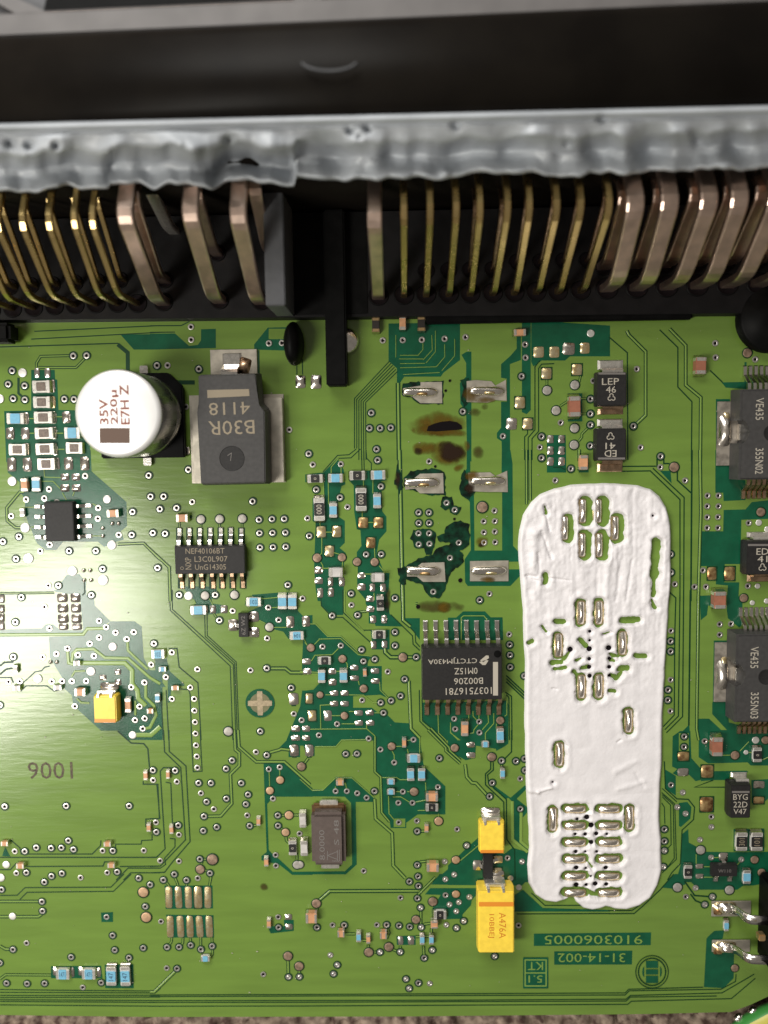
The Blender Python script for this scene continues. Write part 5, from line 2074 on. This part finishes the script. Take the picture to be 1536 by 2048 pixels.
def ridge(ax, ay, bx, by, hgt, wpx_):
    global Zp
    a, b_ = P(ax, ay), P(bx, by); dd = seg_d(a.x, a.y, b_.x, b_.y)+0.01*vnoise(12, 12, 31)
    Zp = Zp+hgt*np.exp(-(dd/(wpx_*PXW))**2)*(zt > 0)
for a in ((1062, 1062, 1080, 1058, .03, 9), (1066, 1070, 1064, 1130, .03, 10), (1082, 1062, 1102, 1115, -.02, 3), (1088, 1015, 1098, 1060, -.02, 2.5), (1050, 1150, 1072, 1152, -.022, 2), (1095, 1155, 1140, 1160, -.016, 2), (1054, 1155, 1084, 1162, -.014, 2), (1057, 1578, 1075, 1580, .02, 4), (1075, 1580, 1102, 1572, .018, 3), (1325, 1040, 1330, 1180, .03, 14), (1300, 1090, 1290, 1200, .015, 9), (1240, 1120, 1230, 1200, -.012, 4), (1262, 1120, 1250, 1200, -.012, 3), (1215, 1110, 1210, 1190, .012, 5), (1195, 1110, 1192, 1200, -.010, 4), (1270, 1545, 1285, 1570, -.01, 5), (1120, 985, 1250, 990, .012, 10), (1104, 1375, 1112, 1377, -.015, 2), (1233, 1482, 1240, 1478, -.02, 2.5), (1230, 1540, 1270, 1520, .01, 6), (1235, 1575, 1285, 1560, .01, 5), (1075, 1105, 1078, 1145, -.012, 3), (1065, 1185, 1085, 1215, .01, 8)): ridge(*a)
ny_, nx_ = X.shape; keep = Zp > -0.03; idm = -np.ones(X.shape, int)
cell = keep[:-1, :-1] | keep[1:, :-1] | keep[:-1, 1:] | keep[1:, 1:]
cell &= ((Zp[:-1, :-1] > -0.02) | (Zp[1:, 1:] > -0.02))
use = np.zeros(X.shape, bool); use[:-1, :-1] |= cell; use[1:, :-1] |= cell; use[:-1, 1:] |= cell; use[1:, 1:] |= cell
idm[use] = np.arange(use.sum()); V = np.stack([X[use], Y[use], np.maximum(Zp[use], -0.06)+0.004], 1)
jj, ii_ = np.nonzero(cell); Fq = np.stack([idm[jj, ii_], idm[jj, ii_+1], idm[jj+1, ii_+1], idm[jj+1, ii_]], 1)
pc = P(1190, 1390)
pt = thing("heat_paste", (pc.x, pc.y, 0), "long smeared white heat paste strip with slots over gold contacts", "paste")
me = mesh("paste_layer", V.tolist(), Fq.tolist(), 'paste', None, True); o = mk("paste_layer", me, None); attach(o, pt)
zslot = nz(1e-4)
for i, (x, y) in enumerate(VS+HS):
    ver = i < len(VS); w_, h_ = ((12.5, 44) if i < 6 or i in (6, 7, 10, 11) else (12, 44)) if ver else (38, 11)
    ox = -3 if i < 6 else 0
    c, sx, sy = rect(x+ox, y, w_, h_, 0)
    g = mk("flux_ring", pad_mesh('gold', i % 5), None, (c.x-(0.012 if i < 6 else 0), c.y, zslot), 0, (sx+0.035, sy+0.03, 0.02)); attach(g, pt)
    o = mk("contact_pad", pad_mesh('tin', (i*3) % 5), None, (c.x, c.y, zslot+0.003), 0, (sx, sy, 0.075)); attach(o, pt)
for i, a in enumerate(DOT):
    c = P(a[0], a[1]); o = mk("hole_bottom", CACHE.setdefault('hb', lathe("hole_bottom", [(1, 0), (.4, 0.0001)], 'hole', 12, None, False)), None, (c.x, c.y, zslot+0.0002), 0, (a[2]*PXW*1.3, a[2]*PXW*1.3, 1)); attach(o, pt)
# ------------------------------------------------------------------ connector over the upper edge
cn = thing("pin_connector", (0, 2.6, 0), "black multi-pin connector with rows of bent gold and copper coloured pins", "connector")
XL, XR = -160, 1700
def ln2(yl, yr, z, px): return P(px, yl+(yr-yl)*px/1536, z)
def extr(name, prof, m, parent, xl=XL, xr=XR, seg=1, smooth=False):
    vs, fs = [], []; n_ = len(prof)
    A = [(P(0, yl, z), P(1536, yr, z)) for yl, yr, z in prof]
    ua, ub = (xl/1536, xr/1536)
    for s_ in range(seg+1):
        u = ua+(ub-ua)*s_/seg
        for a, b_ in A: p = a+(b_-a)*u; vs.append((p.x, p.y, a.z))
    for s_ in range(seg):
        for i in range(n_-1): q0 = s_*n_+i; fs.append((q0, q0+1, q0+n_+1, q0+n_))
    fs += [tuple(range(n_)), tuple(range(seg*n_, seg*n_+n_))[::-1]]
    me = mesh(name, vs, fs, m); bm = bmesh.new(); bm.from_mesh(me); bmesh.ops.recalc_face_normals(bm, faces=bm.faces); bm.to_mesh(me); bm.free()
    if smooth:
        me.polygons.foreach_set("use_smooth", [True]*len(me.polygons))
    o = mk(name, me, None); attach(o, parent); return o
# wall behind the pins, top of the shell
extr("shell", [(440, 405, 0.0), (392, 354, 1.10), (330, 296, 1.30), (285, 250, 1.62), (258, 222, 1.98), (246, 211, 2.14)]+[(246-170*t_, 211-205*t_, 2.16+0.20*math.sin(math.pi*(0.12+0.80*t_))-0.20*math.sin(math.pi*0.12)) for t_ in [k_/14 for k_ in range(1, 15)]]+[(72, 1, 2.05), (72, 1, 0.0)], 'housing', cn, seg=2, smooth=True)
# pale rim beyond the shell with dark windows
extr("rim", [(74, 6, 1.92), (70, 2, 2.04), (30, -40, 2.04), (26, -44, 1.92)], 'lightgrey', cn)
extr("recess", [(26, -44, 1.2), (-160, -230, 1.2), (-160, -230, 1.1), (26, -44, 1.1)], 'blackcon', cn)
for x0_, x1 in ((-10, 130), (640, 610), (1250, 1220)):
    vs = [P(x0_-38, -20, 1.98), P(x0_+8, -20, 1.98), P(x1+20, 50, 1.98), P(x1-60, 50, 1.98)]
    vs += [v-Vector((0, 0, .3)) for v in vs]; me = mesh("strut", vs, [(3, 2, 1, 0), (0, 1, 5, 4), (1, 2, 6, 5), (2, 3, 7, 6), (3, 0, 4, 7)], 'lightgrey')
    o = mk("strut", me, None); attach(o, cn)
vs = [P(-60, -40, 1.9), P(100, -40, 1.9), P(85, 30, 1.9), P(-60, 45, 1.9)]; o = mk("inner_panel", mesh("inner_panel", vs, [(0, 1, 2, 3)], 'slate'), None); attach(o, cn)
pts = [P(658+58*math.cos(t_), 118+24*math.sin(t_), 2.355) for t_ in np.linspace(0.35, 2.8, 14)]  # paler grey arc stands in for the highlight on a moulded dent
v, f = strip(pts, 3.5*PXW, 2.352, 0.02); o = mk("mould_mark", mesh("mould_mark", v, f, 'slate'), None); attach(o, cn)
# alignment plate with holes
extr("alignment_plate", [(646, 632, 0.0), (640, 626, 0.15), (440, 405, 0.15), (440, 405, 0.0)], 'plate', cn)
PLATEZ = 0.152
HA_L = [(-60, 622), (-17, 620), (25, 617), (67, 615), (109, 612), (150, 610), (192, 608), (235, 607), (275, 607), (327, 604), (439, 600), (522, 602)]
HB_L = [(-22, 577), (20, 574), (62, 571), (105, 569), (150, 566), (195, 563), (240, 560), (330, 560), (435, 506)]
HA_R = [(757, 592), (808, 590), (852, 589), (897, 588), (940, 587), (985, 586), (1028, 585), (1072, 584), (1115, 583), (1161, 581)]
HA_RW = [(1214, 577), (1274, 575), (1334, 573), (1395, 571), (1455, 569), (1516, 567), (1577, 565)]
HB_R = [(852, 542), (897, 541), (940, 540), (985, 539), (1034, 524), (1081, 523), (1127, 522), (1174, 521)]
HB_RW = [(1207, 533), (1268, 531), (1330, 529), (1392, 527), (1452, 525), (1513, 523)]
hm = lathe("guide_hole", [(1.12, 0.0), (1.05, 0.012), (0.98, 0.010), (0.9, 0.002), (0.4, 0.0015)], ['blackcon', 'hole'], 20, [0, 0, 1, 1, 1])
for lst, r in ((HA_L, 17), (HB_L, 15), (HA_R, 18), (HA_RW, 20), (HB_R, 15), (HB_RW, 17)):
    for x, y in lst:
        c = P(x, y, PLATEZ); o = mk("guide_hole", hm, None, c, 0, (r*PXW, r*PXW*0.95, 1)); attach(o, cn)
def sweep(pts, wx, th, m, name):
    """rectangular bar in the YZ plane, bends rounded"""
    pp = [Vector(p) for p in pts]; sm = [pp[0]]
    for i in range(1, len(pp)-1):
        a, b_, c = pp[i-1], pp[i], pp[i+1]; r = min(0.16, (a-b_).length*.4, (c-b_).length*.4); p0 = b_+(a-b_).normalized()*r; p2 = b_+(c-b_).normalized()*r
        for t_ in (0, .25, .5, .75, 1): sm.append(p0*(1-t_)**2+b_*2*t_*(1-t_)+p2*t_*t_)
    sm.append(pp[-1]); vs, fs = [], []; e = th*0.22
    for i, p in enumerate(sm):
        d = (sm[min(i+1, len(sm)-1)]-sm[max(i-1, 0)]).normalized(); nrm = Vector((0, -d.z, d.y))
        for a, c in ((-1, -.75), (-.8, -1), (.8, -1), (1, -.75), (1, .75), (.8, 1), (-.8, 1), (-1, .75)): vs.append(p+Vector((1, 0, 0))*a*wx/2+nrm*c*th/2)
    for i in range(len(sm)-1):
        for k in range(8): fs.append((i*8+k, i*8+(k+1) % 8, i*8+8+(k+1) % 8, i*8+8+k))
    me = mesh(name, vs, fs, m); bm = bmesh.new(); bm.from_mesh(me); bmesh.ops.recalc_face_normals(bm, faces=bm.faces); bm.to_mesh(me); bm.free(); return me
def pin(foot, zb, dy, zt, wx, th, m):
    f_ = P(foot[0], foot[1], PLATEZ); k = ('pin', zb, dy, zt, wx, m, round(f_.y, 1))
    if k not in CACHE:
        CACHE[k] = sweep([(0, 0, 0), (0, 0, zb-PLATEZ), (0, dy, zt-PLATEZ), (0, max(dy+0.3, 2.78-f_.y), zt-PLATEZ-0.22)], wx, th, m, "pin")
    o = mk("pin", CACHE[k], None, f_); attach(o, cn); o.rotation_euler = (random.uniform(-.006, .006), random.uniform(-.02, .02), random.uniform(-.012, .012))
for x, y in HA_L[:9]: pin((x, y), 0.82, 0.62, 1.50, 0.060, 0.060, 'goldpin')
for x, y in HB_L[:7]: pin((x+10, y), 0.32, 0.75, 0.98, 0.055, 0.055, 'goldpin')
for x, y in (HA_L[9], HA_L[10], HA_L[11]): pin((x, y), 0.52, 0.64, 1.52, 0.165, 0.09, 'pinkpin')
pin(HB_L[7], 0.50, 0.62, 1.32, 0.14, 0.08, 'pinkpin'); pin(HB_L[8], 0.45, 0.40, 1.22, 0.13, 0.08, 'pinkpin'); pin((540, 500), 0.45, 0.40, 1.22, 0.13, 0.08, 'pinkpin')
pin((348, 462), 0.4, 0.25, 1.1, 0.13, 0.08, 'term')
pin(HA_R[0], 0.30, 0.55, 1.40, 0.15, 0.09, 'pinkpin')
for x, y in HA_R[1:]: pin((x, y), 0.36, 0.62, 1.46, 0.072, 0.072, 'goldpin')
for x, y in HB_R[2:]: pin((x, y), 0.25, 0.50, 1.05, 0.052, 0.052, 'browntin')
for x, y in HA_RW: pin((x, y), 0.66, 0.64, 1.42, 0.175, 0.09, 'pinkpin')
for x, y in HB_RW: pin((x, y), 0.45, 0.50, 1.22, 0.16, 0.08, 'pinkpin')
def rslab(name, x0_, y0_, x1, y1, z0, z1, m, bev=0.02): return slab(name, x0_, y0_, x1, y1, z0, z1, m, cn, bev)
rslab("divider", 528, 372, 568, 612, 0.15, 0.95, 'slate', 0.012)
rslab("locating_rib", 649, 420, 691, 773, 0.016, 0.30, 'blackcon', 0.02)
rslab("recess_floor", 570, 425, 735, 630, 0.02, 0.16, 'blackcon', 0.01)
c = P(587, 690, 0.4); o = mk("locating_peg", lathe("locating_peg", [(0.12, 0.0), (0.125, 0.15), (0.11, 0.3), (0.075, 0.42), (0.02, 0.46)], 'blackcon', 24), None, (P(590, 683, .0).x, P(590, 690, 0).y, 0.01), 0); o.scale = (0.95, 2.1, 0.9); attach(o, cn)
slab("locating_peg", -60, 645, 18, 684, 0.02, 0.30, 'blackcon', cn, 0.04)
slab("lower_ledge", 850, 612, 1385, 643, 0.02, 0.12, 'blackcon', cn, 0.02)
# rivet and corner boss
b = P(692, 682); rv = thing("rivet", (b.x, b.y, 0), "shiny round rivet half hidden behind the black locating rib", "rivet")
mk("head", lathe("rivet_head", [(0.16, 0.01), (0.155, 0.04), (0.12, 0.075), (0.06, 0.09), (0.005, 0.095)], 'lead', 28), rv)
b = P(1536, 640); bs = thing("corner_boss", (b.x, b.y, 0), "black plastic corner boss above the upper driver chip", "boss")
mk("post", lathe("boss_post", [(0.40, 0.01), (0.395, 0.14), (0.37, 0.165), (0.30, 0.17), (0.29, 0.19), (0.02, 0.19)], 'blackcon', 36), bs)
mk("flange", boxm("boss_flange", 0.5, 0.9, 0.012, 0.36, 'slate', 0.03), bs, (0.25, 0.3, 0))
# sealant bead
sb = thing("sealant_bead", (0, 3.0, 1.5), "thick wavy grey-white sealant bead with pits running over the connector pins", "sealant")
NS, NT = 420, 40; vs, fs = [], []
prof = [(0.0, 252, 216, 2.10, 0), (0.05, 247, 211, 2.17, 0), (0.12, 254, 218, 2.20, 0), (0.17, 261, 225, 2.17, 0.05), (0.22, 266, 231, 2.08, 0.1), (0.27, 271, 236, 2.12, 0.3), (0.36, 283, 246, 2.11, 0.6), (0.44, 301, 260, 2.10, 1), (0.54, 316, 274, 1.86, 1), (0.64, 332, 290, 1.64, 1), (0.74, 347, 306, 1.62, 1), (0.84, 361, 321, 1.68, 1), (0.90, 371, 332, 1.71, 1), (0.95, 377, 338, 1.60, .8), (1.0, 374, 336, 1.42, .6)]
def interp(t_):
    for i in range(len(prof)-1):
        if prof[i][0] <= t_ <= prof[i+1][0]:
            a, b_ = prof[i], prof[i+1]; k = (t_-a[0])/(b_[0]-a[0]); return [a[j]+(b_[j]-a[j])*k for j in range(1, 5)]
    return prof[-1][1:]
PITS = [(20, 288, 10, .10), (58, 292, 11, .14), (112, 292, 10, .16), (372, 292, 9, .06), (372, 306, 30, -.12), (458, 280, 10, .14), (700, 262, 9, .14), (735, 258, 8, .12), (718, 274, 7, .08), (730, 340, 20, .08), (912, 252, 10, .10), (1135, 287, 11, .16), (1205, 238, 10, .08), (1392, 277, 15, .22), (1460, 290, 22, .06), (830, 318, 20, .05), (1050, 300, 28, .06), (120, 335, 44, .16), (225, 332, 40, .16), (300, 338, 40, .14), (660, 306, 46, .24), (905, 300, 38, .22), (1010, 292, 40, .26), (1290, 292, 46, .24), (1190, 300, 30, .10), (780, 312, 34, .10), (1480, 285, 34, .14), (1100, 312, 18, -.08), (890, 345, 12, -.10)]
for i in range(NS+1):
    px = -160+1860*i/NS
    wl = 24*noise.noise((px*0.011, 3.1, 0))+11*noise.noise((px*0.034, 9.1, 0))
    gap = 1 if 345 < px < 590 else 0
    step_ = (14 if px < 590 else -8)*math.exp(-abs(px-590)/90)
    for j in range(NT+1):
        t_ = j/NT; yl, yr, z, k = interp(t_)
        py = yl+(yr-yl)*px/1536+k*(wl*t_+step_*t_)
        if px < 220: py += k*9*t_
        py += 11*noise.noise((px*0.022, 7.7, 0))*math.exp(-((t_-.48)/.14)**2)
        zz = z+k*(0.13*noise.noise((px*0.012, t_*2.0, 1.7))+0.11*noise.noise((px*0.022, t_*2.6, 5.7))*min(1, t_*4)+0.008*noise.noise((px*0.09, t_*9, 2.2)))
        if gap:
            m_ = max(0, min(1, (px-380)/110))*max(0, min(1, (592-px)/12)); zz -= 0.34*m_*math.exp(-((t_-.70)/.11)**2)
        for a, b_, r, dp in PITS:
            d2 = ((px-a)**2+((py-b_)*1.1)**2)/(r*r)
            if d2 < 6: zz -= dp*math.exp(-d2*1.4)
        vs.append(P(px, py, zz))
for i in range(NS):
    for j in range(NT): a = i*(NT+1)+j; fs.append((a, a+1, a+NT+2, a+NT+1))
me = mesh("sealant", vs, fs, 'seal', None, True); bm = bmesh.new(); bm.from_mesh(me); bmesh.ops.recalc_face_normals(bm, faces=bm.faces); bm.to_mesh(me); bm.free()
if sum(p.normal.z for p in me.polygons) < 0: me.flip_normals()
o = mk("bead", me, None); attach(o, sb)
for px0, py0, n_ in ((520, 236, 40), (820, 226, 60), (1200, 214, 70)):
    for k in range(0):
        pass
# ------------------------------------------------------------------ bench under the board, earth wire, crumbs
vs, fs = [], []; gx, gy = 300, 40
for j in range(gy+1):
    for i in range(gx+1):
        p = P(-250+2050*i/gx, 1960+230*j/gy, -0.45)
        z = -0.45+0.16*abs(noise.noise((p.x*4.2, p.y*4.2, 0)))+0.10*noise.noise((p.x*9, p.y*9, 3))+0.05*noise.noise((p.x*22, p.y*22, 8)); vs.append((p.x, p.y, z))
for j in range(gy):
    for i in range(gx): a = j*(gx+1)+i; fs.append((a, a+gx+1, a+gx+2, a+1))
gr = mk("ground", mesh("ground", vs, fs, 'bench', None, True)); gr['kind'] = 'structure'; gr['label'] = "rough brown lumpy bench surface under the board"
g2 = mk("ground", mesh("ground_far", [(-60, -60, -0.62), (60, -60, -0.62), (60, 60, -0.62), (-60, 60, -0.62)], [(0, 1, 2, 3)], 'bench')); g2['kind'] = 'structure'
def tube(path, r, mats, idxf, seg=20):
    vs, fs, ii = [], [], []; pp = [Vector(p) for p in path]
    for i, p in enumerate(pp):
        d = (pp[min(i+1, len(pp)-1)]-pp[max(i-1, 0)]).normalized(); s_ = d.cross(Vector((0, 0, 1))).normalized(); u = s_.cross(d)
        for k in range(seg): a = 2*math.pi*k/seg; vs.append(p+s_*r*math.cos(a)+u*r*math.sin(a))
    for i in range(len(pp)-1):
        for k in range(seg): fs.append((i*seg+k, i*seg+(k+1) % seg, (i+1)*seg+(k+1) % seg, (i+1)*seg+k)); ii.append(idxf(k/seg))
    return mesh("insulation", vs, fs, mats, ii, True)
path = [P(x, y, -0.08) for x, y in ((1440, 2110), (1475, 2076), (1505, 2052), (1535, 2036), (1570, 2024), (1640, 2012))]
b = path[2]; wr_ = thing("earth_wire", (b.x, b.y, b.z), "green and yellow striped wire curving under the corner of the board", "wire")
o = mk("insulation", tube(path, 0.16, ['wiregreen', 'wireyellow', 'wiregrey'], lambda u: 1 if 0.26 < u < 0.36 else (2 if 0.02 < u <= 0.26 else 0)), None); attach(o, wr_)
for (x, y, r), lab in zip(((1506, 2022, .05), (1477, 2036, .055)), ("shiny metal crumb nearer the chamfered corner above the green wire", "shiny metal crumb lower down where the green wire leaves the picture")):
    p = P(x, y, -.12); cr = lathe("crumb", [(1, -.5), (1.1, 0), (.7, .7), (.1, .9)], 'lead', 9); o = mk("metal_crumb", cr, None, p, 0.6, (r*1.3, r, r)); o['label'] = lab; o['category'] = "metal bit"; o['group'] = "metal crumbs by the corner"
# ------------------------------------------------------------------ labels of the small parts: told apart by the nearest landmark
LM = [("the silver can capacitor", 255, 830), ("the big power transistor", 465, 850), ("the eight-lead chip", 120, 1043), ("the fourteen-lead chip", 420, 1120), ("the sixteen-lead chip", 925, 1345),
      ("the brown crystal can", 657, 1680), ("the glare-lit tantalum capacitor", 211, 1420), ("the small yellow tantalum capacitor", 984, 1676), ("the large yellow tantalum capacitor", 993, 1845),
      ("the round cross mark", 520, 1406), ("the LEP 46 diode", 1225, 777), ("the upside-down 41 ED diode", 1223, 890), ("the BYG diode", 1478, 1600), ("the upper driver chip", 1500, 865), ("the lower driver chip", 1495, 1355),
      ("the ED 41 diode", 1525, 1117), ("the stamped number 1006", 100, 1541), ("the ten-pad block", 378, 1820), ("the upper burnt slot", 880, 850), ("the two-lead edge header", 1520, 1866), ("the black locating rib", 670, 600),
      ("the lowest charred solder tail", 850, 1143), ("the black little transistor near the fourteen-lead chip", 486, 1251), ("the bottom board edge", 400, 2030)]
ORD = ["nearest", "second nearest", "third nearest", "fourth nearest", "fifth nearest", "sixth nearest", "seventh nearest", "eighth nearest", "ninth nearest", "tenth nearest", "eleventh nearest", "twelfth nearest"]
byk = {}
for t, ph, px, py in COMPS:
    nm, lx, ly = min(LM, key=lambda L: math.hypot(px-L[1], (py-L[2])*1.05)); dx, dy = px-lx, py-ly
    dr = ("right of" if dx > 0 else "left of") if abs(dx) > abs(dy) else ("below" if dy > 0 else "above")
    byk.setdefault((ph, dr, nm), []).append((math.hypot(dx, dy), t))
for (ph, dr, nm), lst in byk.items():
    lst.sort(key=lambda e: e[0])
    for i, (d_, t) in enumerate(lst):
        t['label'] = f"{ph} {dr} {nm}" if len(lst) == 1 else f"{ORD[min(i, 11)]} {ph} {dr} {nm}"
print("things", sum(1 for o in bpy.data.objects if o.parent is None), "objects", len(bpy.data.objects), "vias", n_single, "of", len(vias))
